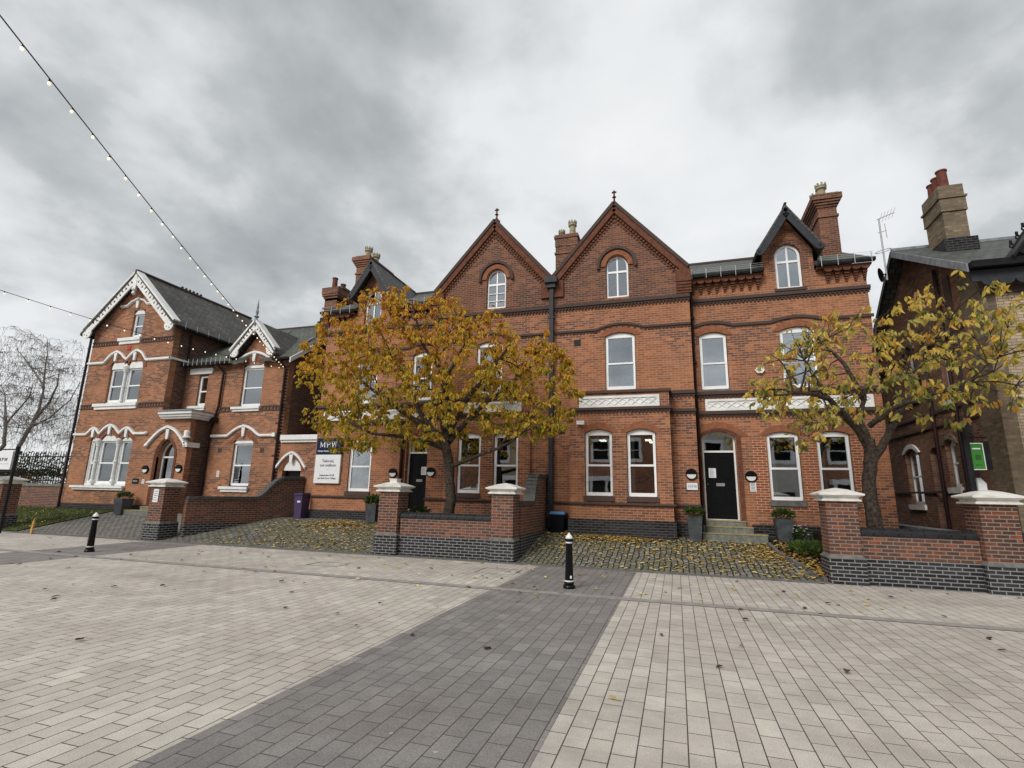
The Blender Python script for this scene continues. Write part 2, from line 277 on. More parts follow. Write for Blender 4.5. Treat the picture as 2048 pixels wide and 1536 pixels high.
# ------------------------------------------------------------------ mesh helpers
ORG = {}
SPLIT = {'string_course', 'bay_string_course', 'corbel_table', 'downpipe', 'plinth', 'hood_mould', 'keystone', 'column', 'mullion', 'air_vent', 'gutter', 'hood_stop', 'string_band', 'kneeler', 'gable_coping', 'moulded_course', 'sill', 'ceiling_light', 'window_arch', 'flashing', 'side_wall', 'tower_side_wall', 'side_door', 'link_cornice', 'main_roof', 'wing_roof', 'wing_roof_side', 'post', 'wheels', 'rail', 'eaves_course', 'cresting', 'gable_roof', 'tower_roof', 'dormer_roof', 'bargeboard', 'dormer_cheek', 'glazing_bar', 'print', 'pane', 'bracket', 'interior_wall', 'rear_wall', 'dark_glass', 'snow_guard'}
class MB:
    def __init__(s): s.v = []; s.f = []; s.mi = []; s.cur = 0; s.tint = None; s.ch = []
    def face(s, pts, mi=None):
        b = len(s.v); s.v += [tuple(p) for p in pts]; s.f.append(tuple(range(b, b+len(pts)))); s.mi.append(s.cur if mi is None else mi)
    def mesh(s, vs, fs):
        b = len(s.v); s.ch.append((b, b+len(vs), len(s.f), len(s.f)+len(fs))); s.v += [tuple(p) for p in vs]
        for q in fs: s.f.append(tuple(b+i for i in q)); s.mi.append(s.cur)
    def box(s, x0, x1, y0, y1, z0, z1):
        s.mesh([(x, y, z) for x in (x0, x1) for y in (y0, y1) for z in (z0, z1)],
               [(0, 1, 3, 2), (4, 6, 7, 5), (0, 4, 5, 1), (2, 3, 7, 6), (0, 2, 6, 4), (1, 5, 7, 3)]); return s
    def cbox(s, c, d, rz=0, ry=0, rx=0):
        Mx = Matrix.Translation(c) @ Matrix.Rotation(rz, 4, 'Z') @ Matrix.Rotation(ry, 4, 'Y') @ Matrix.Rotation(rx, 4, 'X')
        vs = [Mx @ Vector((x*d[0]/2, y*d[1]/2, z*d[2]/2)) for x in (-1, 1) for y in (-1, 1) for z in (-1, 1)]
        s.mesh(vs, [(0, 1, 3, 2), (4, 6, 7, 5), (0, 4, 5, 1), (2, 3, 7, 6), (0, 2, 6, 4), (1, 5, 7, 3)]); return s
    def slab(s, outer, holes, a0, a1, axis='y'):
        """flat plate of the outline (2-D points) with holes, from a0 to a1 along the axis"""
        def P3(q, a):
            return (q[0], a, q[1]) if axis == 'y' else ((a, q[0], q[1]) if axis == 'x' else (q[0], q[1], a))
        loops = [outer]+list(holes); allp = [q for l in loops for q in l]
        tris = tessellate_polygon([[Vector((q[0], q[1], 0)) for q in l] for l in loops])
        n = len(allp); vs = [P3(q, a0) for q in allp]+[P3(q, a1) for q in allp]; fs = []
        for t_ in tris: fs.append(tuple(t_)); fs.append(tuple(n+i for i in reversed(t_)))
        k = 0
        for l in loops:
            m_ = len(l)
            for i in range(m_): a, b = k+i, k+(i+1) % m_; fs.append((a, b, n+b, n+a))
            k += m_
        s.mesh(vs, fs); return s
    def tube(s, pts, r, n=8, caps=True):
        pts = [Vector(p) for p in pts]; rr = r if isinstance(r, (list, tuple)) else [r]*len(pts); vs = []; fs = []
        pa = None
        for i, p_ in enumerate(pts):
            d = (pts[min(i+1, len(pts)-1)]-pts[max(i-1, 0)])
            if d.length < 1e-9: d = Vector((0, 0, 1))
            d.normalize()
            if pa is None: a = d.orthogonal().normalized()
            else:
                a = pa-d*pa.dot(d)
                a = a.normalized() if a.length > 1e-6 else d.orthogonal().normalized()
            pa = a; b = d.cross(a)
            for k in range(n): th = 2*math.pi*k/n; vs.append(p_+(a*math.cos(th)+b*math.sin(th))*rr[i])
        for i in range(len(pts)-1):
            for k in range(n): fs.append((i*n+k, i*n+(k+1) % n, (i+1)*n+(k+1) % n, (i+1)*n+k))
        if caps: fs += [tuple(reversed(range(n))), tuple(range((len(pts)-1)*n, len(pts)*n))]
        s.mesh(vs, fs); return s
    def lathe(s, prof, c, n=24, sq=False):
        """profile of (radius, z); sq makes a square section"""
        vs = []; fs = []
        if sq: n = 4
        for r_, z in prof:
            for k in range(n):
                th = 2*math.pi*k/n+(math.pi/4 if sq else 0); q = r_*(math.sqrt(2) if sq else 1)
                vs.append((c[0]+math.cos(th)*q, c[1]+math.sin(th)*q, c[2]+z))
        for i in range(len(prof)-1):
            for k in range(n): fs.append((i*n+k, i*n+(k+1) % n, (i+1)*n+(k+1) % n, (i+1)*n+k))
        fs += [tuple(reversed(range(n))), tuple(range((len(prof)-1)*n, len(prof)*n))]
        s.mesh(vs, fs); return s
    def strip(s, pts, wdt, y0, y1):
        """flat band following 2-D (x,z) points, wdt thick, between y0 and y1"""
        P_ = [Vector(q) for q in pts]; L, Rr = [], []
        for i, q in enumerate(P_):
            d = (P_[min(i+1, len(P_)-1)]-P_[max(i-1, 0)]).normalized(); nn = Vector((-d.y, d.x))
            L.append(q+nn*wdt/2); Rr.append(q-nn*wdt/2)
        for i in range(len(P_)-1):
            a, b, c, d = L[i], L[i+1], Rr[i+1], Rr[i]
            s.mesh([(q.x, y, q.y) for y in (y0, y1) for q in (a, b, c, d)], [(0, 1, 2, 3), (7, 6, 5, 4), (0, 4, 5, 1), (1, 5, 6, 2), (2, 6, 7, 3), (3, 7, 4, 0)])
        return s
    def build(s, name, mats, parent=None, smooth=False, org=None, recalc=True):
        if name in SPLIT and parent is not None and len(s.ch) > 1:
            bb = []
            for (v0, v1, f0, f1) in s.ch:
                P_ = s.v[v0:v1]; bb.append([min(p[i] for p in P_)-.02 for i in range(3)]+[max(p[i] for p in P_)+.02 for i in range(3)])
            par = list(range(len(bb)))
            def fd(i):
                while par[i] != i: i = par[i]
                return i
            for i in range(len(bb)):
                for j in range(i):
                    a, b = bb[i], bb[j]
                    if all(a[k] <= b[k+3] and b[k] <= a[k+3] for k in range(3)): par[fd(i)] = fd(j)
            gr = {}
            for i in range(len(bb)): gr.setdefault(fd(i), []).append(i)
            if 1 < len(gr) <= 100:
                out = None
                for g_ in gr.values():
                    q = MB()
                    for i in g_:
                        v0, v1, f0, f1 = s.ch[i]; q.mesh(s.v[v0:v1], [tuple(k-v0 for k in f) for f in s.f[f0:f1]])
                    o_ = q.build(name+'', mats, parent, smooth, org, recalc) if len(g_) == 0 else q._b(name, mats, parent, smooth, org, recalc)
                    out = out or o_
                return out
        return s._b(name, mats, parent, smooth, org, recalc)
    def _b(s, name, mats, parent=None, smooth=False, org=None, recalc=True):
        me = bpy.data.meshes.new(name); o = org if org is not None else (ORG.get(parent.name, Vector()) if parent else Vector())
        me.from_pydata([tuple(Vector(v)-o) for v in s.v], [], s.f)
        for q in (mats if isinstance(mats, list) else [mats]): me.materials.append(M[q])
        me.polygons.foreach_set('material_index', s.mi)
        if recalc:
            b = bmesh.new(); b.from_mesh(me); bmesh.ops.recalc_face_normals(b, faces=b.faces); b.to_mesh(me); b.free()
        if smooth: me.polygons.foreach_set('use_smooth', [True]*len(me.polygons))
        if s.tint is not None:
            at = me.attributes.new('tint', 'FLOAT', 'FACE'); at.data.foreach_set('value', s.tint)
        ob = bpy.data.objects.new(name, me); col.objects.link(ob)
        if parent: ob.parent = parent; ORG[ob.name] = o
        else: ob.location = o; ORG[ob.name] = o
        return ob
def tag(o, label=None, cat=None, group=None, kind=None):
    if label: o['label'] = label
    if cat: o['category'] = cat
    if group: o['group'] = group
    if kind: o['kind'] = kind
    return o
def thing(name, loc, label, cat, group=None):
    o = bpy.data.objects.new(name, None); col.objects.link(o); o.location = loc; ORG[o.name] = Vector(loc); o.empty_display_size = .3
    return tag(o, label, cat, group)
def dup(root, loc, label=None, rz=0, scale=None):
    def cp(o, par):
        c = o.copy(); col.objects.link(c); c.parent = par
        for ch in list(o.children): cp(ch, c)
        return c
    c = cp(root, None); c.location = loc; c.rotation_euler = (0, 0, rz)
    if scale: c.scale = scale
    if label: c['label'] = label
    return c
def seg(x0, x1, zs, za, n=10):
    """arc from (x1,zs) over the crown to (x0,zs)"""
    wd, h = (x1-x0)/2, za-zs
    if h < 1e-4: return [(x1, zs), (x0, zs)]
    rad = (wd*wd+h*h)/(2*h); cx, cz = (x0+x1)/2, za-rad; a = math.asin(min(1, wd/rad))
    if h > wd: a = math.pi-a
    return [(cx+rad*math.sin(a-2*a*i/n), cz+rad*math.cos(a-2*a*i/n)) for i in range(n+1)]
def gothic(x0, x1, zs, za, n=7):
    wd = (x1-x0)/2; h = za-zs; cx = (x0+x1)/2; rad = (wd*wd+h*h)/(2*wd) if h >= wd*.99 else None
    out = []
    if rad:
        # right arc is centred left of the middle
        c = x1-rad; t1 = math.atan2(h, cx-c)
        rgt = [(c+rad*math.cos(t1*i/n), zs+rad*math.sin(t1*i/n)) for i in range(n+1)]
    else:   # flat pointed arch with slightly bowed sides
        rgt = []
        for i in range(n+1):
            q = i/n; rgt.append((x1+(cx-x1)*q, zs+h*(q+.22*math.sin(math.pi*q)*(1-q*.4))))
        rgt[-1] = (cx, za)
    return rgt+[(2*cx-x, z) for x, z in reversed(rgt[:-1])]
def opening(x0, x1, z0, zs, za, kind='seg', grow=0, n=10):
    x0 -= grow; x1 += grow; z0 -= grow; za2 = za+grow; zs2 = zs+(grow if za-zs < .02 else 0)
    a = gothic(x0, x1, zs2, za2) if kind == 'gothic' else seg(x0, x1, zs2, za2, n)
    return [(x0, z0), (x1, z0)]+a
def rect(x0, x1, z0, z1): return [(x0, z0), (x1, z0), (x1, z1), (x0, z1)]

def window(parent, y, x0, x1, z0, zs, za, style='sash', kind='seg', fw=.085, curtain=.18, blind=None, rev=.075, cs=-1):
    """a window set rev behind the wall face y. Part: window; sub-parts: panes, curtain"""
    e = .015; mb = MB(); Y0, Y1 = y+rev, y+rev+.07; out = opening(x0+e, x1-e, z0+e, zs, za-e, kind)
    holes = []; bars = []
    a, b = x0+fw, x1-fw
    if style == 'sash':
        zt = zs-.02; zm = z0+(zt-z0)*.49
        holes = [rect(a, b, z0+.12, zm-.03), rect(a+.01, b-.01, zm+.03, zt-.045)]
        panes = holes
        mb.slab(out, holes, Y0, Y1)
        for hx in (x0+.02, x1-.04): mb.box(hx, hx+.02, Y0-.02, Y0-.003, z0+.03, zt)       # raised outer lining
        mb.box(a, b, Y0-.015, Y0-.003, zm-.028, zm+.024)
    elif style == 'arched':      # arched head light over two tall lights
        zt = zs-.17; inner = (gothic if kind == 'gothic' else seg)(a, b, zs, za-fw); inner = [(a, zs), (b, zs)]+list(inner)
        xm = (a+b)/2
        def cut(poly, lo, hi): return [(min(max(x, lo), hi), z) for x, z in poly]
        L_ = [(a, zs)]+[(xm-.025, zs)]+[q for q in inner[2:] if q[0] < xm-.025]
        R_ = [(xm+.025, zs)]+[(b, zs)]+[q for q in inner[2:] if q[0] > xm+.025]
        # close the two arched lights along the mullion
        def top_at(xx):
            pts = inner[2:]
            for (xa, za_), (xb, zb_) in zip(pts, pts[1:]):
                if min(xa, xb) <= xx <= max(xa, xb): return za_+(zb_-za_)*((xx-xa)/(xb-xa) if abs(xb-xa) > 1e-6 else 0)
            return za-fw
        L_ = [(a, zt+.03), (xm-.025, zt+.03), (xm-.025, top_at(xm-.025))]+[q for q in inner[2:] if q[0] < xm-.03 and q[1] > zs+.01]
        R_ = [(xm+.025, zt+.03), (b, zt+.03)]+[q for q in inner[2:] if q[0] > xm+.03 and q[1] > zs+.01]+[(xm+.025, top_at(xm+.025))]
        holes = [rect(a, xm-.025, z0+.08, zt-.04), rect(xm+.025, b, z0+.08, zt-.04), L_, R_]; panes = holes
        if style == 'arched': mb.slab(out, holes, Y0, Y1)
    elif style == 'plain':
        holes = [rect(a, b, z0+fw, zs-fw)]; panes = holes; mb.slab(out, holes, Y0, Y1)
    f = mb.build('window', 'upvc', parent)
    g = MB()
    for h_ in panes: g.slab(h_, [], Y0+.035, Y0+.041)
    g.build('pane', 'glass', f)
    if curtain:
        c = MB(); n = 7; xa = x0+.05 if cs < 0 else x1-.05-curtain; ys = []
        top, bot = zs-.04, z0+.1
        for i in range(n+1): ys.append((xa+curtain*i/n, Y1+.07+.025*math.sin(i*2.4)))
        for (p_, q), (r_, s_) in zip(ys, ys[1:]): c.mesh([(p_, q, bot), (r_, s_, bot), (r_, s_, top), (p_, q, top), (p_, q+.01, bot), (r_, s_+.01, bot), (r_, s_+.01, top), (p_, q+.01, top)], [(0, 1, 2, 3), (7, 6, 5, 4), (0, 4, 5, 1), (3, 2, 6, 7)])
        c.build('curtain', 'curtain', f)
    if blind:
        c = MB(); n = 26
        for i in range(n):
            xa = a+(b-a)*i/n; xb = a+(b-a)*(i+1)/n; yy = Y1+.10+(.02 if i % 2 else 0); yz = Y1+.10+(0 if i % 2 else .02)
            c.mesh([(xa, yy, z0+.08), (xb, yz, z0+.08), (xb, yz, blind), (xa, yy, blind)], [(0, 1, 2, 3)])
        c.build('net_curtain', 'curtain', f, recalc=False)
    return f
def arch_ring(x0, x1, zs, za, wd, y0, y1, kind='seg', drop=0):
    """polygon ring over an opening"""
    fn = gothic if kind == 'gothic' else seg
    i_ = fn(x0, x1, zs, za); o_ = fn(x0-wd, x1+wd, zs-.0, za+wd)
    if drop: i_ = [(x1, zs-drop)]+i_+[(x0, zs-drop)]; o_ = [(x1+wd, zs-drop)]+o_+[(x0-wd, zs-drop)]
    mb = MB(); n = min(len(i_), len(o_))
    for k in range(n-1):
        a, b, c, d = i_[k], i_[k+1], o_[k+1], o_[k]
        mb.mesh([(q[0], y, q[1]) for y in (y0, y1) for q in (a, b, c, d)], [(0, 1, 2, 3), (7, 6, 5, 4), (0, 4, 5, 1), (2, 6, 7, 3), (1, 5, 6, 2), (3, 7, 4, 0)])
    return mb
def text(parent, s_, loc, size, mat, bold=.0, align='CENTER', rz=0, shear=0):
    c = bpy.data.curves.new('lettering', 'FONT'); c.body = s_; c.size = size; c.extrude = .003; c.offset = bold; c.align_x = align; c.shear = shear
    tmp = bpy.data.objects.new('tmp', c); me = bpy.data.meshes.new_from_object(tmp); bpy.data.objects.remove(tmp); bpy.data.curves.remove(c)
    me.name = 'lettering'; Mx = Matrix.Translation(Vector(loc)-ORG.get(parent.name, Vector())) @ Matrix.Rotation(rz, 4, 'Z') @ Matrix.Rotation(R(90), 4, 'X'); me.transform(Mx)
    me.materials.clear(); me.materials.append(M[mat]); o = bpy.data.objects.new('lettering', me); col.objects.link(o); o.parent = parent; ORG[o.name] = ORG.get(parent.name, Vector()); return o


# ------------------------------------------------------------------ ground
def gz(x, y):
    if y <= 13.05: return 0.0
    k = .19 if x < -2 else .19*(1-.05*(x+2))
    return min(k*(y-13.05), .66)
def sheet(name, x0, x1, y0, y1, z, mat, nx=1, ny=1, lab=None):
    mb = MB(); fz = z if callable(z) else (lambda x, y: z)
    vs = [(x0+(x1-x0)*i/nx, y0+(y1-y0)*j/ny) for j in range(ny+1) for i in range(nx+1)]
    mb.mesh([(x, y, fz(x, y)) for x, y in vs], [(j*(nx+1)+i, j*(nx+1)+i+1, (j+1)*(nx+1)+i+1, (j+1)*(nx+1)+i) for j in range(ny) for i in range(nx)])
    return tag(mb.build(name, mat, recalc=False), kind='structure')
sheet('ground', -900, 900, -900, 900, -.06, 'ground')
sheet('pavement', -70, 45, -12.2, 13.0, 0, 'pave')
sheet('pavement_band', -3.30, -.97, -12.2, 12.88, .004, 'pave_dark')
sheet('pavement_band', -16.2, -13.85, -12.2, 12.88, .004, 'pave_dark')
sheet('drainage_channel', -70, 45, 9.36, 9.60, .008, 'channel')
kb = MB(); kb.box(-70, 3.02, 12.86, 13.10, -.05, .022); tag(kb.build('kerb', 'kerb'), kind='structure')
sheet('cobbled_forecourt', -15.1, 3.75, 13.05, 17.6, gz, 'cobble', 40, 20)
sheet('cobbled_drive', -22.9, -15.0, 13.05, 17.6, lambda x, y: gz(x, y)-.006, 'cobble_l', 10, 20)
sheet('yard', -120, -13.5, 16.6, 80, .60, 'ground')
sheet('yard', 5.85, 60, 13.25, 80, .50, 'ground')
mb = MB(); mb.mesh([(x, y, gz(x, y)+.05) for x, y in ((2.98, 13.12), (3.75, 13.12), (3.75, 16.9), (2.35, 16.9), (2.45, 15.2))], [(0, 1, 2, 3, 4)]); tag(mb.build('planting_strip', 'soil', recalc=False), kind='structure')
mb = MB()
for (xa, ya), (xb, yb) in (((2.96, 13.12), (2.43, 15.2)), ((2.43, 15.2), (2.35, 16.2))): mb.mesh([(xa-.04, ya, gz(xa, ya)-.02), (xa+.04, ya, gz(xa, ya)-.02), (xa+.04, ya, gz(xa, ya)+.09), (xa-.04, ya, gz(xa, ya)+.09), (xb-.04, yb, gz(xb, yb)-.02), (xb+.04, yb, gz(xb, yb)-.02), (xb+.04, yb, gz(xb, yb)+.09), (xb-.04, yb, gz(xb, yb)+.09)], [(0, 1, 2, 3), (7, 6, 5, 4), (0, 4, 5, 1), (1, 5, 6, 2), (2, 6, 7, 3), (3, 7, 4, 0)])
tag(mb.build('edging', 'kerb'), kind='structure')
# lawn with blades
lm = MB(); rnd = random.Random(4)
nx, ny = 12, 12
pts = [(-42+19.1*i/nx, 13.12+(16.7-13.12)*j/ny) for j in range(ny+1) for i in range(nx+1)]
lm.mesh([(x, y, gz(x, y)+.03) for x, y in pts], [(j*(nx+1)+i, j*(nx+1)+i+1, (j+1)*(nx+1)+i+1, (j+1)*(nx+1)+i) for j in range(ny) for i in range(nx)])
for _ in range(14000):
    x, y = rnd.uniform(-30, -22.85), rnd.uniform(13.15, 16.55); z = gz(x, y)+.03; a = rnd.uniform(0, 6.28); h = rnd.uniform(.03, .09); q = .008
    dx, dy = math.cos(a), math.sin(a); lm.mesh([(x-dx*q, y-dy*q, z), (x+dx*q, y+dy*q, z), (x+dy*h*.4, y-dx*h*.4, z+h)], [(0, 1, 2)])
tag(lm.build('lawn', 'grass', recalc=False), kind='stuff'); lw = bpy.data.objects['lawn']
lw['label'] = 'small green lawn sloping up to the left house, strewn with leaves'; lw['category'] = 'grass'

# ------------------------------------------------------------------ garden piers and walls
def pier(cx, cy, label, gro='brick gate piers with white caps', s=1.0, zt=1.70):
    o = thing('gate_pier', (cx, cy, 0), label, 'gate pier', gro)
    mb = MB(); mb.lathe([(.345*s, -.02), (.345*s, .53), (.305*s, .575)], (cx, cy, 0), sq=True); mb.build('plinth', 'blue', o)
    mb = MB(); mb.lathe([(.353*s, .515), (.353*s, .532), (.30*s, .59), (.297*s, .59)], (cx, cy, 0), sq=True); mb.build('weathering', 'kerb', o)
    mb = MB(); mb.lathe([(.298*s, .56), (.298*s, zt)], (cx, cy, 0), sq=True); mb.build('shaft', 'garden', o)
    mb = MB(); mb.lathe([(.36*s, zt), (.375*s, zt+.012), (.375*s, zt+.04), (.335*s, zt+.055), (.33*s, zt+.09), (.42*s, zt+.125), (.43*s, zt+.135), (.43*s, zt+.165), (.20*s, zt+.25), (.19*s, zt+.255), (.05*s, zt+.285), (.0*s+.001, zt+.295)], (cx, cy, 0), sq=True)
    mb.build('cap', 'stone_w', o); return o
pier(-16.33, 13.37, 'brick gate pier bearing a paper notice at the near end of the long curved wall')
pp_ = pier(-7.70, 13.36, 'brick gate pier left of the low wall in front of the large orange tree')
mb = MB(); mb.lathe([(.11, 1.96), (.11, 2.04), (.13, 2.045), (.13, 2.07)], (-7.70, 13.36, 0), sq=True); mb.build('cap_block', 'stone_w', pp_)
pier(-4.35, 13.36, 'brick gate pier right of the large orange tree, where the side wall starts')
pier(3.36, 13.27, 'brick gate pier left of the low wall in front of the sparse yellow tree')
pier(6.08, 13.24, 'large brick gate pier at the right edge of the photo, below the green sign', s=1.03)
pier(-24.33, 13.35, 'brick gate pier cut by the left edge of the photo, beside the black sign post')
def coping_round(mb, x0, x1, y, z, r, pitch=.235):
    n = max(1, round((x1-x0)/pitch)); p_ = (x1-x0)/n
    for k in range(n):
        a, b = x0+k*p_+.006, x0+(k+1)*p_-.006
        prof = [(y-r, z), (y+r, z)]+[(y+r*math.cos(math.pi*i/10), z+.03+r*.95*math.sin(math.pi*i/10)) for i in range(11)]
        mb.slab(prof, [], a, b, 'x')
def low_wall(x0, x1, y, lab):
    o = thing('low_wall', ((x0+x1)/2, y, 0), lab, 'garden wall', 'low walls between gate piers')
    mb = MB(); mb.box(x0, x1, y-.13, y+.13, -.02, .54); mb.build('plinth', 'blue', o)
    mb = MB(); mb.box(x0, x1, y-.115, y+.115, .54, 1.0); mb.build('brickwork', 'garden', o)
    mb = MB(); coping_round(mb, x0, x1, y, 1.0, .14); mb.build('coping', 'blackbrick', o)
    mb = MB(); mb.box(x0, x1, y-.1, y+.1, .995, 1.10); mb.build('mortar_bed', 'channel', o); return o
low_wall(-7.36, -4.69, 13.30, 'low dark brick wall with rounded black coping under the large orange tree')
low_wall(3.70, 5.76, 13.22, 'low brick wall with rounded black coping under the sparse yellow tree')
low_wall(6.40, 14.5, 13.22, 'brick wall with black coping running out of the photo from the right gate pier')
def side_wall(a, b, th, prof_top, zb, lab, g='boundary walls with swept tops'):
    """a,b: ground points of the right face; prof_top: (s,z) top line; zb: top of the blue courses"""
    a = Vector((*a, 0)); b = Vector((*b, 0)); d = (b-a).normalized(); nn = Vector((-d.y, d.x, 0))  # to the left
    o = thing('boundary_wall', a, lab, 'boundary wall', g)
    def plate(outline, t0, t1, name, mat):
        mb = MB(); mb.slab(outline, [], t0, t1, 'y'); mb.v = [tuple(a+d*v[0]+nn*v[1]+Vector((0, 0, v[2]))) for v in mb.v]; mb.build(name, mat, o)
    L_ = (b-a).length
    plate([(0, zb), (L_, zb)]+[(s, z-.0) for s, z in reversed(prof_top)], 0, th, 'brickwork', 'garden')
    plate([(0, -.03), (L_, -.03), (L_, zb-.004), (0, zb-.004)], -.018, th+.018, 'plinth', 'blue')
    mb = MB()
    # brick-on-edge coping: one block after another along the swept top
    pts = [Vector((s, 0, z)) for s, z in prof_top]; acc = []
    for p_, q in zip(pts, pts[1:]):
        n = max(1, round((q-p_).length/.105))
        for k in range(n): acc.append((p_.lerp(q, k/n), p_.lerp(q, (k+1)/n)))
    for p_, q in acc:
        e = (q-p_); l = e.length; e.normalize(); up_ = Vector((-e.z, 0, e.x)); g0 = e*.004
        c = [p_+g0, q-g0, q-g0+up_*.11, p_+g0+up_*.11]
        mb.mesh([(v.x, t_, v.z) for t_ in (-.05, th+.05) for v in c], [(0, 1, 2, 3), (7, 6, 5, 4), (0, 4, 5, 1), (1, 5, 6, 2), (2, 6, 7, 3), (3, 7, 4, 0)])
    mb.v = [tuple(a+d*v[0]+nn*v[1]+Vector((0, 0, v[2]))) for v in mb.v]; mb.build('coping', 'coping', o); return o
M['coping'] = simple('slate_grey_coping_brick', (.085, .085, .088), .75, .35, 6, c2=(.05, .055, .045), bmp=.3)
def sweep(s0, s1, z0, z1, n=10):
    return [(s0+(s1-s0)*i/n, z0+(z1-z0)*(.5-.5*math.cos(math.pi*i/n))) for i in range(n+1)]
side_wall((-15.62, 13.6), (-14.15, 17.45), .23, [(0, 1.31)]+sweep(2.3, 3.35, 1.31, 2.08)+[(4.12, 2.12)], .50, 'long brick boundary wall sweeping up to the gothic side door of the left house')
side_wall((-3.99, 13.6), (-3.99, 16.95), .23, [(0, 1.42)]+sweep(1.15, 1.75, 1.42, 2.22)+[(3.30, 2.22)], .63, 'brick boundary wall sweeping up to the drainpipe in the middle of the red house')
# raised planting beds behind the low walls
for x0, x1, y1, z in ((-7.5, -4.25, 15.6, .80), (3.6, 5.9, 16.9, .82)):
    mb = MB(); n = 14; rnd = random.Random(int(x0*10))
    vs = [(x0+(x1-x0)*i/n, 13.42+(y1-13.42)*j/n, z+rnd.uniform(-.02, .03)) for j in range(n+1) for i in range(n+1)]
    mb.mesh(vs, [(j*(n+1)+i, j*(n+1)+i+1, (j+1)*(n+1)+i+1, (j+1)*(n+1)+i) for j in range(n) for i in range(n)])
    mb.box(x0, x1, y1-.06, y1, .1, z+.02); mb.box(x0, x0+.05, 13.45, y1-.07, .1, z+.015)
    tag(mb.build('planting_bed', 'soil', recalc=False), kind='structure')

for x0, x1, y0, y1 in ((-4.35, -3.45, 11.2, 12.0), (-15.5, -14.4, 11.3, 12.0), (-8.3, -7.5, 10.6, 11.2)):
    mb = MB()
    for a, b, c, d in ((x0, x1, y0, y0+.018), (x0, x1, y1-.018, y1), (x0, x0+.018, y0+.0185, y1-.0185), (x1-.018, x1, y0+.0185, y1-.0185)): mb.box(a, b, c, d, -.002, .0055)
    tag(mb.build('inset_cover_frame', 'kerb'), kind='structure')

# ------------------------------------------------------------------ the red house pair
CX = -3.83; YG, YW = 16.5, 17.0
H = thing('brick_house', (CX, YG, 0), 'large Victorian red-brick house pair with two tall pointed brick gables and two dark-edged dormers', 'house')
def dogtooth(mb, p, q, y, n, sz=.055, proj=.045):
    p, q = Vector(p), Vector(q)
    for k in range(n):
        c = p.lerp(q, (k+.5)/n); mb.cbox((c.x, y-proj/2, c.y), (sz, proj, sz), ry=R(45))
def course(mb, x0, x1, y, z, hgt, proj, teeth=True):
    mb.box(x0, x1, y-proj, y-.0, z, z+hgt); mb.box(x0, x1, y-proj*.55, y-.001, z-hgt*.55, z-.002)
    if teeth:
        n = int((x1-x0)/.11)
        for k in range(n): xx = x0+(x1-x0)*(k+.5)/n; mb.box(xx-.025, xx+.025, y-proj*.5, y-.001, z-hgt*.55-.06, z-hgt*.55-.002)
def over(x0, x1, zs, za, n=8, flat=0):
    return list(reversed(seg(x0, x1, zs, za, n)))
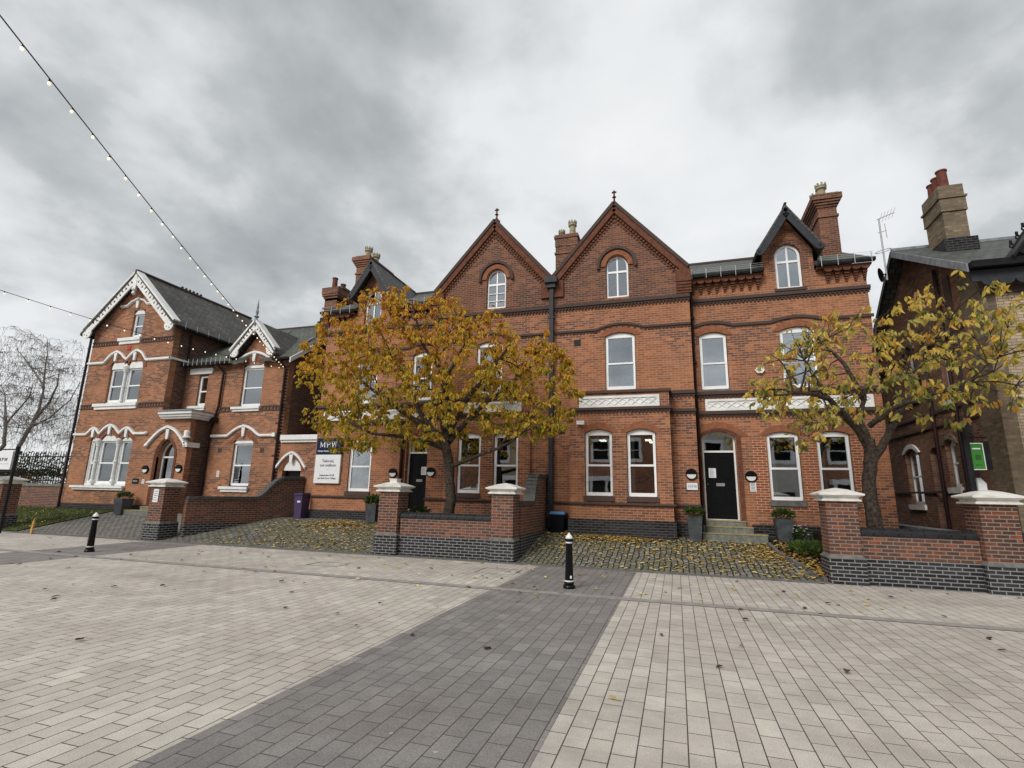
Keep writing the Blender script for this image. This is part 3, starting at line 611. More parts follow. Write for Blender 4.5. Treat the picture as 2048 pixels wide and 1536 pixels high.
for s in (1, -1):
    X = lambda u: CX+s*u
    def P2(pts): return [(X(u), z) for u, z in pts]
    def xr(u0, u1): return (min(X(u0), X(u1)), max(X(u0), X(u1)))
    YB = 16.0 if s > 0 else 16.33
    ff_g = (1.78, 2.75, 5.07, 6.88, 7.0); att = (1.85, 2.60, 8.22, 9.34, 9.745) if s > 0 else (1.72, 2.46, 8.22, 9.34, 9.74)
    hf = opening(*xr(*ff_g[:2]), *ff_g[2:]); ha = opening(*xr(*att[:2]), *att[2:], 'gothic')
    hb = rect(*xr(.95, 3.5), 1.3, 4.3)
    mb = MB(); mb.slab(P2([(0, .3), (4.48, .3), (4.48, 9.0), (4.40, 9.08), (2.18, 11.58), (.0, 9.05)]), [hf, ha, hb], YG, YG+.3)
    # three materials by height: lower house, string zone and soot-stained gable
    mb.build('gable_wall', 'brick', H)
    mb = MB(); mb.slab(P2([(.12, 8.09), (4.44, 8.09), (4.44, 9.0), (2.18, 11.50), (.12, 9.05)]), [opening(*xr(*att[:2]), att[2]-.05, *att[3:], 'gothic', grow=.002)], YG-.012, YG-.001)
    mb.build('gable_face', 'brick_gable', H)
    # raking coping, cogged brickwork under it, kneelers
    mb = MB()
    for a, b in (((.02, 9.14), (2.18, 11.66)), ((4.50, 9.02), (2.18, 11.66))):
        pa, pb = Vector((X(a[0]), a[1])), Vector((X(b[0]), b[1])); mb.strip([pa, pb], .11, YG-.16, YG+.34)
    mb.build('gable_coping', 'soot', H)
    mb = MB()
    for a, b in (((.10, 8.99), (2.18, 11.44)), ((4.42, 8.88), (2.18, 11.44))):
        pa, pb = Vector((X(a[0]), a[1])), Vector((X(b[0]), b[1])); mb.strip([pa, pb], .20, YG-.12, YG-.013)
        pa2, pb2 = pa+Vector((0, -.22)), pb+Vector((0, -.26)); dogtooth(mb, pa2, pb2, YG-.012, 27, .075, .06)
        pa3, pb3 = pa+Vector((0, -.36)), pb+Vector((0, -.42)); dogtooth(mb, pa3, pb3, YG-.012, 26, .05, .04)
    mb.build('cogged_brickwork', 'moulded', H)
    mb = MB()
    a, b = xr(4.10, 4.56); mb.box(a, b, YG-.14, YG-.0125, 8.52, 8.93)
    for k in range(4): mb.box(a+.03*k if s < 0 else a+.0, b if s < 0 else b, YG-.12+.028*k, YG-.0125, 8.50-.085*(k+1), 8.515-.085*k-.02)
    a, b = xr(.02, .40); mb.box(a, b, YG-.10, YG-.0125, 8.40, 9.0)
    mb.build('kneeler', 'moulded', H)
    f = MB(); zb = 11.64
    f.lathe([(.13, zb-.02), (.14, zb+.06), (.05, zb+.17), (.035, zb+.2), (.03, zb+.3), (.075, zb+.34), (.03, zb+.38), (.03, zb+.5), (.05, zb+.54), (.02, zb+.6), (.001, zb+.63)], (X(2.18), YG+.08, 0), 10)
    for q in (-1, 1): f.cbox((X(2.18)+q*.055, YG+.08, zb+.53), (.05, .035, .05))
    f.build('finial', 'finial', H)
    # arch over attic window
    r_ = arch_ring(*xr(*att[:2]), att[3], att[4], .16, YG-.06, YG-.013, 'gothic'); r_.build('window_arch', 'arch', H)
    r_ = arch_ring(*xr(att[0]-.20, att[1]+.20), att[3], att[4]+.2, .09, YG-.11, YG-.013, 'gothic', drop=.08); r_.build('hood_mould', 'soot', H)
    window(H, YG, *xr(*att[:2]), *att[2:], style='arched', kind='gothic', curtain=.0 if s < 0 else .1, fw=.065, rev=.1)
    if s < 0:
        mb = MB(); a, b = xr(*att[:2])
        for z in (8.52, 8.80): mb.box(a+.07, b-.07, YG+.085, YG+.11, z, z+.022)
        mb.build('glazing_bar', 'upvc', H)
    window(H, YG, *xr(*ff_g[:2]), *ff_g[2:], curtain=.14, cs=-1)
    r_ = arch_ring(*xr(*ff_g[:2]), 6.88, 7.0, .2, YG-.012, YG-.001); r_.build('window_arch', 'arch', H)
    # string courses of the gable front
    mb = MB(); a, b = xr(.09, 4.50); course(mb, a, b, YG-.0125, 7.99, .10, .09)
    course(mb, *xr(.09, .66), YG-.001, 1.46, .06, .07, False); course(mb, *xr(3.76, 4.50), YG-.001, 1.46, .06, .07, False)
    course(mb, *xr(3.76, 4.50), YG-.001, 4.30, .08, .08); course(mb, *xr(3.76, 4.50), YG-.001, 4.86, .10, .09)
    mb.build('string_course', 'soot', H)
    mb = MB(); a, b = xr(.09, 4.48); xa, xb = xr(1.50, 3.03)
    mb.strip([(a, 7.12), (xa, 7.12)]+over(xa, xb, 7.12, 7.28)+[(b, 7.12)], .07, YG-.06, YG-.002)
    pts = [(a, 7.05), (xa, 7.05)]+over(xa, xb, 7.05, 7.21)+[(b, 7.05)]
    for k in range(len(pts)-1):
        p_, q = Vector(pts[k]), Vector(pts[k+1]); n = max(1, int((q-p_).length/.11))
        for i in range(n): c = p_.lerp(q, (i+.5)/n); mb.cbox((c.x, YG-.02, c.y), (.05, .036, .05))
    mb.build('moulded_course', 'soot', H)
    # the bay
    bw = [(1.16, 2.01), (2.44, 3.30)] if s > 0 else [(1.10, 1.97), (2.42, 3.27)]
    hs = [opening(*xr(*q), 1.70, 3.62, 3.74) for q in bw]
    mb = MB(); a, b = xr(.70, 3.73); mb.slab(rect(a, b, .98, 4.86), hs, YB, YB+.26)
    mb.slab([(YB+.262, .98), (YG-.001, .98), (YG-.001, 4.86), (YB+.262, 4.86)], [], a, a+.24, 'x'); mb.slab([(YB+.262, .98), (YG-.001, .98), (YG-.001, 4.86), (YB+.262, 4.86)], [], b-.24, b, 'x')
    mb.build('bay_wall', 'brick', H)
    mb = MB(); mb.box(a-.06, b+.06, YB-.06, YG-.002, .2, 1.03); mb.build('bay_plinth', 'blue_dark', H)
    mb = MB(); mb.box(a-.07, b+.07, YB-.07, YG-.015, 4.862, 4.94); mb.build('bay_roof', 'soot', H)
    mb = MB(); course(mb, a-.05, b+.05, YB-.001, 4.33, .08, .09); course(mb, a-.03, b+.03, YB-.001, 1.46, .055, .07, False)
    for e0, e1 in ((a-.08, a-.001), (b+.001, b+.08)): mb.box(e0, e1, YB-.05, YG-.003, 4.33, 4.41); mb.box(e0, e1, YB-.05, YG-.003, 1.462, 1.515)
    mb.build('bay_string_course', 'soot', H)
    for q in bw:
        xa, xb = xr(*q); f = window(H, YB, xa, xb, 1.70, 3.62, 3.74, curtain=.16, rev=.1)
        m2 = MB(); m2.box(xa-.04, xb+.04, YB-.05, YB+.1, 1.56, 1.695); m2.build('sill', 'soot', f)
        arch_ring(xa, xb, 3.62, 3.74, .2, YB-.010, YB-.001).build('window_arch', 'arch', H)
    def lattice(x0, x1, z0, z1, y, n):
        mb = MB(); t_ = .075; mb.slab(rect(x0, x1, z0, z1), [rect(x0+t_, x1-t_, z0+t_, z1-t_)], y-.05, y-.001)
        mb.box(x0+t_, x1-t_, y-.016, y-.001, z0+t_, z1-t_); w_ = (x1-x0-2*t_)/n; zc = (z0+z1)/2; hh = (z1-z0)/2-t_
        for k in range(n):
            xa = x0+t_+w_*k; xb = xa+w_
            mb.strip([(xa, zc-hh+.01), (xb, zc+hh-.01)], .028, y-.04, y-.0165); mb.strip([(xa, zc+hh-.01), (xb, zc-hh+.01)], .028, y-.037, y-.0168)
        return mb.build('lattice_panel', 'white', H)
    lattice(*xr(1.00, 3.45), 4.40, 4.77, YB, 9)
    # office ceiling lights seen through the bay windows
    mb = MB()
    for (ux, yy) in ((1.5, 1.5), (1.95, 2.1), (3.0, 1.5), (3.1, 2.2)): mb.box(X(ux)-.1, X(ux)+.1, YB+yy, YB+yy+.45, 3.55, 3.57)
    if s > 0: mb.build('ceiling_light', 'office', H)
    # ---- the wing with door, windows, dormer
    uR = 9.56; dc = 7.49; dw = .72
    dr = (4.64, 5.60); ffa = (4.72, 5.55); ffb = (7.07, 8.05)
    gw = [(6.46, 7.33), (7.78, 8.64)] if s > 0 else [(7.05, 8.01)]
    dm = (7.12, 7.88, 8.2, 9.30, 9.71)
    hs = [opening(*xr(*ffa), 5.06, 6.82, 6.94), opening(*xr(*ffb), 5.02, 6.82, 6.94), opening(*xr(*dm[:2]), *dm[2:], 'gothic')]
    hs += [opening(*xr(*q), 1.68, 3.60, 3.70) for q in gw]; hs.append(opening(*xr(*dr), .9, 3.57, 3.73))
    mb = MB(); mb.slab(P2([(4.3, .3), (uR, .3), (uR, 8.72), (dc+dw, 8.72), (dc+dw, 9.42), (dc, 10.62), (dc-dw, 9.42), (dc-dw, 8.72), (4.3, 8.72)]), hs, YW, YW+.3)
    mb.build('wing_wall', 'brick', H)
    mb = MB(); a, b = xr(5.9, uR+.05); mb.box(a, b, YW-.05, YW-.001, .2, .99); a, b = xr(4.49, 4.62); mb.box(a, b, YW-.05, YW-.001, .2, .99); mb.build('plinth', 'blue_dark', H)
    mb = MB(); a, b = xr(3.76, 4.53); mb.box(a, b, YG-.05, YG-.001, .2, 1.0); a, b = xr(.0, .66); mb.box(a, b, YG-.03, YG-.001, .2, 1.0); mb.build('plinth', 'blue_dark', H)
    if s > 0:
        mb = MB(); mb.slab(rect(X(6.05), X(8.95), 1.35, 3.45), [opening(*xr(*q), 1.6, 3.60, 3.70, grow=.02) for q in gw] if False else [rect(X(q[0])-.02, X(q[1])+.02, 1.6, 3.449) for q in gw], YW-.008, YW-.001); mb.build('repaired_brickwork', 'brick_new', H)
    mb = MB(); e = uR+.06
    a, b = xr(4.50, e); course(mb, a, b, YW-.001, 7.96, .10, .09); course(mb, a, b, YW-.001, 4.26, .09, .09); course(mb, a, b, YW-.001, 4.88, .10, .10)
    if s < 0:
        a, b = xr(5.85, e); course(mb, a, b, YW-.001, 1.46, .055, .07, False)
    mb.build('string_course', 'soot', H)
    mb = MB(); a, b = xr(4.50, e)
    for us, ue in ((4.46, 5.82), (6.80, 8.32)):
        pass
    pts = [(4.50, 7.12), (4.52, 7.12)]+[(u, z) for u, z in over(4.52, 5.76, 7.12, 7.25)]+[(6.84, 7.12)]+over(6.84, 8.28, 7.12, 7.25)+[(e, 7.12)]
    pts = sorted(set((round(u, 4), round(z, 4)) for u, z in pts)); mb.strip([(X(u), z) for u, z in pts], .09, YW-.055, YW-.002); mb.build('moulded_course', 'soot', H)
    lattice(*xr(4.80, 9.34), 4.37, 4.74, YW, 16)
    for q in gw:
        xa, xb = xr(*q); f = window(H, YW, xa, xb, 1.68, 3.60, 3.70, curtain=.17)
        m2 = MB(); m2.box(xa-.05, xb+.05, YW-.06, YW+.12, 1.53, 1.675); m2.build('sill', 'soot' if s < 0 else 'kerb', f)
        arch_ring(xa, xb, 3.60, 3.70, .2, YW-.012, YW-.001).build('window_arch', 'arch', H)
    for q, z0 in ((ffa, 5.06), (ffb, 5.02)):
        xa, xb = xr(*q); window(H, YW, xa, xb, z0, 6.82, 6.94, curtain=.15); arch_ring(xa, xb, 6.82, 6.94, .2, YW-.012, YW-.001).build('window_arch', 'arch', H)
        m2 = MB(); m2.box(xa-.03, xb+.03, YW-.03, YW+.1, z0-.08, z0-.003); m2.build('sill', 'kerb', H)
    window(H, YW, *xr(*dm[:2]), *dm[2:], style='arched', kind='gothic', curtain=0, blind=9.0, rev=.1)
    m2 = MB(); xa, xb = xr(dm[0]-.06, dm[1]+.06); m2.box(xa, xb, YW-.05, YW+.1, 8.10, 8.195); m2.build('sill', 'soot', H)
    arch_ring(*xr(*dm[:2]), dm[3], dm[4], .17, YW-.014, YW-.001, 'gothic', drop=.5).build('window_arch', 'brick_gable', H)
    # panelled front door in its moulded brick arch
    xa, xb = xr(*dr)
    for k in range(3): arch_ring(xa-.02-.045*k, xb+.02+.045*k, 3.57, 3.73+.03*k, .045, YW-.01-.015*(2-k) if False else YW-.008*k-.002, YW+.05-.02*k, drop=2.62).build('door_surround', 'moulded', H)
    arch_ring(xa-.16, xb+.16, 3.57, 3.82, .2, YW-.012, YW-.001).build('door_arch', 'arch', H)
    fr = MB(); out = opening(xa, xb, 1.08, 3.57, 3.73); fr.slab(out, [rect(xa+.05, xb-.05, 1.10, 3.10), [(xa+.05, 3.16), (xb-.05, 3.16)]+seg(xa+.05, xb-.05, 3.53, 3.68)], YW+.2, YW+.29)
    D = fr.build('front_door', 'white', H)
    lf = MB(); lf.box(xa+.055, xb-.055, YW+.245, YW+.285, 1.105, 3.095); wl = (xb-xa-.11)
    for (f0, f1) in ((.12, .46), (.54, .88)):
        for z0, z1 in ((1.25, 1.60), (1.68, 2.00), (2.28, 2.98)):
            p0, p1 = xa+.055+wl*f0, xa+.055+wl*f1
            lf.slab(rect(p0, p1, z0, z1), [rect(p0+.03, p1-.03, z0+.03, z1-.03)], YW+.232, YW+.244)
    lf.build('door_leaf', 'black', D)
    lb = MB(); lb.box((xa+xb)/2-.12, (xa+xb)/2+.12, YW+.228, YW+.243, 2.08, 2.17); lb.lathe([(.02, 0), (.03, .02), (.001, .035)], (xa+.12 if s > 0 else xb-.12, YW+.22, 2.12), 8); lb.build('letterbox', 'brass', D)
    nb = MB(); nx_ = xa+.16 if s > 0 else xb-.42; nb.box(nx_, nx_+.21, YW+.225, YW+.231, 2.33, 2.62); N_ = nb.build('notice', 'signwhite', D)
    tx = MB()
    for k in range(6): tx.box(nx_+.025, nx_+.13+.05*((k*37) % 3)/3, YW+.2235, YW+.2248, 2.565-k*.038, 2.575-k*.038)
    tx.build('notice_lines', 'ink', D)
    gl = MB(); gl.slab([(xa+.05, 3.16), (xb-.05, 3.16)]+seg(xa+.05, xb-.05, 3.53, 3.68), [], YW+.25, YW+.256); gl.build('fanlight', 'glass', D)
    # corbel table and gutter
    mb = MB(); n = int((uR-4.5)/.245)
    for k in range(n+1):
        u = 4.62+k*.245
        if dc-dw-.12 < u < dc+dw+.12 or u > uR+.02: continue
        xx = X(u)
        for j, (z0, z1, pj, hw) in enumerate(((8.25, 8.305, .04, .034), (8.32, 8.375, .07, .04), (8.39, 8.445, .10, .046), (8.46, 8.53, .14, .055))): mb.box(xx-hw, xx+hw, YW-pj, YW-.001, z0, z1)
        mb.slab([(xx-.115, 8.66), (xx-.115, 8.62)]+[(xx-.115*math.cos(math.pi*i/8), 8.62-.08*math.sin(math.pi*i/8)) for i in range(1, 8)]+[(xx+.115, 8.62), (xx+.115, 8.66)], [], YW-.21, YW-.001)
    for u0, u1 in ((4.5, dc-dw-.02), (dc+dw+.02, uR+.12)):
        a, b = xr(u0, u1); mb.box(a, b, YW-.22, YW-.001, 8.662, 8.72)
    mb.build('corbel_table', 'moulded', H)
    mb = MB()
    for u0, u1 in ((4.5, dc-dw-.02), (dc+dw+.02, uR+.2)):
        a, b = xr(u0, u1); mb.slab([(YW-.34, 8.735), (YW-.20, 8.735), (YW-.20, 8.83), (YW-.35, 8.83)], [], a, b, 'x')
    mb.build('gutter', 'iron', H)
    mb = MB()
    for u0, u1 in ((4.5, dc-dw), (dc+dw+.02, uR+.2)):
        k = u0+.1
        while k < u1: mb.box(X(k)-.008, X(k)+.008, YW-.37, YW-.352, 8.66, 9.0); k += .44
        a, b = xr(u0+.05, u1-.05)
        for z in (8.86, 8.92, 8.98): mb.box(a, b, YW-.366, YW-.358, z, z+.006)
    mb.build('snow_guard', 'wire', H)
    # dormer: bargeboards, roof, cheeks
    xc = X(dc); mb = MB(); yb = YW-.42
    for q in (-1, 1):
        e0 = Vector((xc+q*.83, 9.36)); e1 = Vector((xc, 10.66)); mb.strip([e0+Vector((0, -.03)), e1+Vector((0, -.07))], .24, yb, yb+.06)
        mb.slab([(e0.x+.12*math.cos(t_*.5236), e0.y-.02+.12*math.sin(t_*.5236)) for t_ in range(12)], [(e0.x+.05*math.cos(t_*.5236), e0.y-.02+.05*math.sin(t_*.5236)) for t_ in range(12)] and [[(e0.x+.05*math.cos(t_*.5236), e0.y-.02+.05*math.sin(t_*.5236)) for t_ in range(12)]], yb-.012, yb+.063)
    mb.build('bargeboard', 'barge', H)
    mb = MB()
    for t0 in (10.50,): mb.slab([(xc+.06*math.cos(t_*.5236), t0+.06*math.sin(t_*.5236)) for t_ in range(12)], [], yb-.01, yb-.002)
    mb.build('bargeboard_boss', 'black', H)
    mb = MB()
    for q in (-1, 1):
        A_, B_ = Vector((xc+q*.98, 9.30)), Vector((xc, 10.86)); nrm = Vector((q*.84, .54))*.05
        mb.slab([(A_.x, A_.y), (B_.x, B_.y), (B_.x, B_.y-.09), (A_.x-q*.05, A_.y-.02)], [], YW-.43, 20.3)
    mb.build('dormer_roof', 'slate_y', H)
    mb = MB(); mb.box(xc-.035, xc+.035, YW-.46, 20.3, 10.845, 10.90); mb.build('ridge_tiles', 'soot', H)
    mb = MB()
    for q in (-1, 1): xx = xc+q*(dw-.03); mb.slab([(YW+.301, 8.6), (19.2, 8.6), (19.2, 9.5), (YW+.301, 9.5)], [], min(xx, xx-q*.05), max(xx, xx-q*.05), 'x')
    mb.build('dormer_cheek', 'lead', H)
    # gable roofs
    mb = MB()
    for q in (-1, 1):
        A_, B_ = (X(2.18+q*2.30), 8.98), (X(2.18), 11.60); mb.slab([A_, B_, (B_[0], B_[1]-.12), (A_[0], A_[1]-.12)], [], YG+.341, 22)
    mb.build('gable_roof', 'slate_y', H)
    # chimneys at the outer ends
    def chimney(x0, x1, y0, y1, z0, z1, mat, pots, pot='crown', capm='soot', heads=True, dark=None):
        mb = MB(); mb.box(x0, x1, y0, y1, z0, z1-.5); zc = z1-.5
        if not heads: mb.box(x0-.02, x1+.02, y0-.02, y1+.02, zc-.02, zc+.34)
        for k in range(4 if heads else 0):
            e_ = .035+.045*k; mb.box(x0-e_, x1+e_, y0-e_, y1+e_, zc+.085*k+.001, zc+.085*(k+1))
        q_ = 0 if heads else .11
        mb.box(x0-.17+q_, x1+.17-q_, y0-.17+q_, y1+.17-q_, zc+.341, zc+.44); mb.box(x0-.09+q_*.5, x1+.09-q_*.5, y0-.09+q_*.5, y1+.09-q_*.5, zc+.441, zc+.5)
        mb.box(x0-.04, x1+.04, y0-.04, y1+.04, zc-.36, zc-.28)
        c_ = mb.build('chimney', mat, H)
        b_ = MB(); b_.lathe([((min(x1-x0, y1-y0))/2, z1), (.12, z1+.12)], ((x0+x1)/2, (y0+y1)/2, 0), sq=True)
        for (px, py, hh, rr) in pots:
            p_ = MB()
            if pot == 'crown':
                p_.lathe([(rr*1.15, 0), (rr*1.15, .08), (rr*.85, .1), (rr*.8, hh*.55), (rr*.8, hh*.62), (rr*1.12, hh*.68), (rr*1.05, hh*.8), (rr*1.12, hh*.86)], (px, py, z1), 16)
                for k in range(8): th = k*math.pi/4; p_.cbox((px+rr*1.0*math.cos(th), py+rr*1.0*math.sin(th), z1+hh*.9), (.05, .05, .12), rz=th)
            else: p_.lathe([(rr, 0), (rr*.9, hh*.9), (rr*1.08, hh*.92), (rr*1.08, hh)], (px, py, z1), 16)
            p_.build('chimney_pot', 'pot' if pot == 'crown' else 'terra', c_, smooth=False)
        if dark: d_ = MB(); d_.box(x0-.09, x1+.09, y0-.09, y1+.09, z0, dark); d_.build('chimney_base', 'blue_dark', c_)
        b_.build('flaunching', 'kerb', c_); return c_
    a, b = xr(8.85, 9.42)
    chimney(a, b, 18.35, 20.1, 8.6, 12.0, 'brick_gable', [((a+b)/2, 18.75, .62, .16), ((a+b)/2-.02, 19.4, .62, .16)])
    if s > 0: chimney(-4.36, -3.46, 19.3, 20.2, 9.0, 12.3, 'brick_gable', [(-3.70, 19.6, .72, .16), (-4.18, 19.7, .38, .12)], heads=False)
    # pipe between gable front and wing
    mb = MB(); mb.tube([(X(4.55), YW-.09, 8.55), (X(4.53), YW-.09, 5.0), (X(4.55), YW-.12, 4.6), (X(4.55), YW-.12, .7)], .045, 8)
    for z in (7.4, 5.9, 3.6, 2.2): mb.box(X(4.55)-.07, X(4.55)+.07, YW-.15, YW-.002, z, z+.06)
    mb.build('downpipe', 'pipe', H, smooth=False)
    # airbricks
    mb = MB()
    for (u, z, y) in ((.86 if s > 0 else .4, 6.72, YG), (.33, 3.78, YG)): mb.box(X(u)-.11, X(u)+.11, y-.012, y-.001, z-.11, z+.11)
    mb.build('air_vent', 'iron', H)
# side, back and interior walls
mb = MB()
for q in (-1, 1):
    x = CX+q*9.56; a, b = (x-.3, x) if q > 0 else (x, x+.3)
    mb.slab([(17.301, .3), (24.0, .3), (24.0, 8.72), (20.4, 10.7), (17.301, 8.8)], [], a, b, 'x')
mb.box(CX-9.25, CX+9.25, 23.7, 23.99, .3, 8.7)
mb.build('side_wall', 'brick_side', H)
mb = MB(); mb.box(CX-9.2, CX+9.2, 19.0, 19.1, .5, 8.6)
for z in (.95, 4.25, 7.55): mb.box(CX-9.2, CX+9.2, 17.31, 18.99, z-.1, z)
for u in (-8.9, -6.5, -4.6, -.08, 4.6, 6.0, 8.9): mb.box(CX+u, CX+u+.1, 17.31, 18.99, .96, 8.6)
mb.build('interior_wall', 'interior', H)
mb = MB(); prof = [(YW-.36, 8.80), (20.4, 10.82), (24.3, 8.6), (24.3, 8.5), (20.4, 10.70), (YW-.30, 8.72)]
for u0, u1 in ((-9.72, -8.22), (-6.74, -4.3), (4.3, 6.74), (8.22, 9.72)): mb.slab(prof, [], CX+u0, CX+u1, 'x')
prof2 = [(19.0, 10.0), (20.4, 10.82), (24.3, 8.6), (24.3, 8.5), (20.4, 10.70), (19.0, 9.9)]
for u0, u1 in ((-8.219, -6.741), (-4.299, 4.299), (6.741, 8.219)): mb.slab(prof2, [], CX+u0, CX+u1, 'x')
mb.build('main_roof', 'slate', H)
mb = MB(); mb.box(CX-9.74, CX+9.74, 20.33, 20.47, 10.80, 10.88); mb.build('ridge_tiles', 'soot', H)
# hopper and big downpipe in the middle
mb = MB(); mb.box(CX-.22, CX+.22, YG-.36, YG-.02, 8.86, 9.06); mb.box(CX-.15, CX+.15, YG-.28, YG-.04, 8.70, 8.859); mb.box(CX-.07, CX+.07, YG-.21, YG-.07, .7, 8.699)
for z in (7.6, 6.2, 4.6, 3.0, 1.6): mb.box(CX-.10, CX+.10, YG-.22, YG-.015, z, z+.06)
mb.build('hopper_downpipe', 'barge', H)
mb = MB(); x = CX-3.83-.0
mb.tube([(CX-5.75, YW-.08, 4.2), (CX-5.75, YW-.08, .75)], .05, 8); mb.build('downpipe', 'pipe', H)

# ------------------------------------------------------------------ the left house with white trim
YT, YL = 16.6, 17.5
LH = thing('gothic_house', (-21, YT, 0), 'orange-brick gothic house on the left with pierced white bargeboards and white hood moulds', 'house')
def hood(mb, pts, y, wdt=.085, proj=.10):
    mb.strip(pts, wdt, y-proj, y-.002); mb.strip([(x, z-.055) for x, z in pts], .04, y-proj*.55, y-.0025)
def peak(x0, x1, z0, za, n=5):
    """pointed ogee-like rise between two springing points"""
    xm = (x0+x1)/2; h = za-z0; out = []
    for i in range(n+1): q = i/n; out.append((x0+(xm-x0)*q, z0+h*(q+.18*math.sin(math.pi*q)) if q > 0 else z0))
    out[-1] = (xm, za); return out+[(2*xm-x, z) for x, z in reversed(out[:-1])]
def key(mb, x, zt, h=.38, y=YT): mb.slab([(x-.055, zt-h), (x+.055, zt-h), (x+.09, zt), (x-.09, zt)], [], y-.09, y-.003)
# tower front
g3 = [(-25.20, -24.86), (-24.62, -23.62), (-23.38, -22.72)]
mb = MB(); o1 = rect(-25.26, -22.68, 1.70, 3.92); o2 = rect(-24.86, -22.84, 5.36, 7.30); o3 = rect(-24.0, -23.30, 8.46, 9.80)
do = gothic(-21.12, -20.16, 2.95, 3.72)
mb.slab([(-26.35, .3), (-21.24, .3), (-21.24, 8.95), (-23.80, 11.35), (-26.35, 8.95)], [o1, o2, o3], YT, YT+.3)
mb.slab([(-21.239, .3), (-19.50, .3), (-19.50, 4.55), (-21.239, 4.55)], [[(-21.12, .6), (-20.16, .6)]+do], YT, YT+.25)
mb.build('tower_wall', 'brick_l', LH)
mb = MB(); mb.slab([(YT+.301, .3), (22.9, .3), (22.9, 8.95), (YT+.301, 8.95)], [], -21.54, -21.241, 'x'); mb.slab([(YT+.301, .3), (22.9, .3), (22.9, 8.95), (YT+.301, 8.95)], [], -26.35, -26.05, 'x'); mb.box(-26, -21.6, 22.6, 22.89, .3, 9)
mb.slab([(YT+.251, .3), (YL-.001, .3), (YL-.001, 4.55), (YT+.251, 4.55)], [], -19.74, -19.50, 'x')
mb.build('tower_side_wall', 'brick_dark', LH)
mb = MB(); mb.box(-26.4, -21.3, YT-.05, YT-.001, .3, .93); mb.box(-21.2, -19.45, YT-.045, YT-.001, .3, .80) if False else None; mb.build('plinth', 'blue_dark', LH)
# windows: pointed white heads filled in over sash lights
def lhead(x0, x1, z0, za, y, parent):
    a = MB(); a.slab([(x0, z0), (x1, z0)]+gothic(x0, x1, z0+.001, za), [], y+.03, y+.09); return a.build('window_head', 'white', parent)
def lwin(x0, x1, z0, z1, y, za=None, curtain=.2, cs=-1):
    f = window(LH, y, x0, x1, z0, z1, z1, fw=.075, curtain=curtain, rev=.10, cs=cs)
    if za: lhead(x0+.01, x1-.01, z1+.002, za, y, f)
    return f
for (a, b), za in zip(g3, (3.86, 4.02, 3.84)): lwin(a, b, 1.78, 3.66, YT, za, .16)
mb = MB()
for x in (-24.74, -23.50): mb.box(x-.115, x+.115, YT+.06, YT+.2, 1.72, 3.92)
mb.box(-25.25, -25.20, YT+.06, YT+.2, 1.72, 3.7); mb.box(-22.72, -22.69, YT+.06, YT+.2, 1.72, 3.7); mb.box(-25.25, -22.69, YT+.05, YT+.2, 1.702, 1.80)
mb.build('mullion', 'white', LH)
mb = MB()
for x in (-24.74, -23.50):
    mb.lathe([(.10, 1.80), (.10, 1.9), (.065, 1.98), (.065, 2.7), (.085, 2.72), (.085, 2.78), (.06, 2.8), (.055, 3.42), (.08, 3.45), (.075, 3.5), (.13, 3.66), (.14, 3.72), (.05, 3.78)], (x, YT-.0, 0), 12)
mb.build('column', 'white', LH)
def sill(x0, x1, z0, z1, y, nm='sill', pj=.12):
    a = MB(); a.box(x0, x1, y-pj, y+.12, (z0+z1)/2, z1); a.box(x0+.08, x1-.04, y-pj*.55, y+.1, z0, (z0+z1)/2-.001); a.build(nm, 'white', LH)
sill(-25.85, -22.66, 1.52, 1.70, YT, pj=.16)
mb = MB(); pts = [(-26.36, 3.98), (-25.58, 3.98)]+peak(-25.5, -24.76, 4.0, 4.27)[1:-1]+[(-24.74, 4.0)]+peak(-24.72, -23.52, 4.0, 4.39)[1:-1]+[(-23.50, 4.0)]+peak(-23.48, -22.68, 4.0, 4.25)[1:-1]+[(-22.62, 3.98), (-21.95, 3.98)]
hood(mb, pts, YT); mb.build('hood_mould', 'white', LH)
mb = MB(); mb.lathe([(.001, -.08), (.08, -.04), (.09, .0), (.08, .04), (.001, .08)], (-21.90, YT-.06, 3.98), 10); mb.build('hood_stop', 'white', LH, smooth=True)
mb = MB()
for x, z in ((-25.13, 4.21), (-24.12, 4.33), (-23.07, 4.19)): key(mb, x, z)
for x, z in ((-24.60, 7.74), (-23.39, 7.72)): key(mb, x, z)
key(mb, -23.80, 10.24, .34); key(mb, -20.64, 4.12, .42); mb.build('keystone', 'white', LH)
for (a, b), za in zip(((-24.83, -23.98), (-23.74, -22.88)), (7.50, 7.48)): lwin(a, b, 5.42, 6.98, YT, za, .25)
mb = MB(); mb.box(-23.97, -23.75, YT+.06, YT+.2, 5.37, 7.25); mb.box(-24.85, -22.85, YT+.05, YT+.19, 5.362, 5.43); mb.build('mullion', 'white', LH)
mb = MB(); mb.lathe([(.10, 5.44), (.06, 5.55), (.06, 6.1), (.08, 6.13), (.055, 6.18), (.055, 6.75), (.08, 6.8), (.14, 7.0), (.15, 7.06), (.04, 7.2), (.001, 7.25)], (-23.86, YT, 0), 12); mb.build('column', 'white', LH)
sill(-25.45, -22.74, 5.10, 5.36, YT)
mb = MB(); pts = [(-26.36, 7.33), (-25.30, 7.33)]+peak(-25.26, -23.90, 7.36, 7.83)[1:-1]+[(-23.88, 7.42)]+peak(-23.86, -22.72, 7.42, 7.82)[1:-1]+[(-22.66, 7.33), (-21.16, 7.33)]
hood(mb, pts, YT)
mb.box(-21.24, -21.15, YT-.1, YL+.0, 7.29, 7.37); mb.build('hood_mould', 'white', LH)
lwin(-23.98, -23.32, 8.48, 9.60, YT, 9.90, .2)
sill(-24.62, -23.22, 8.16, 8.45, YT)
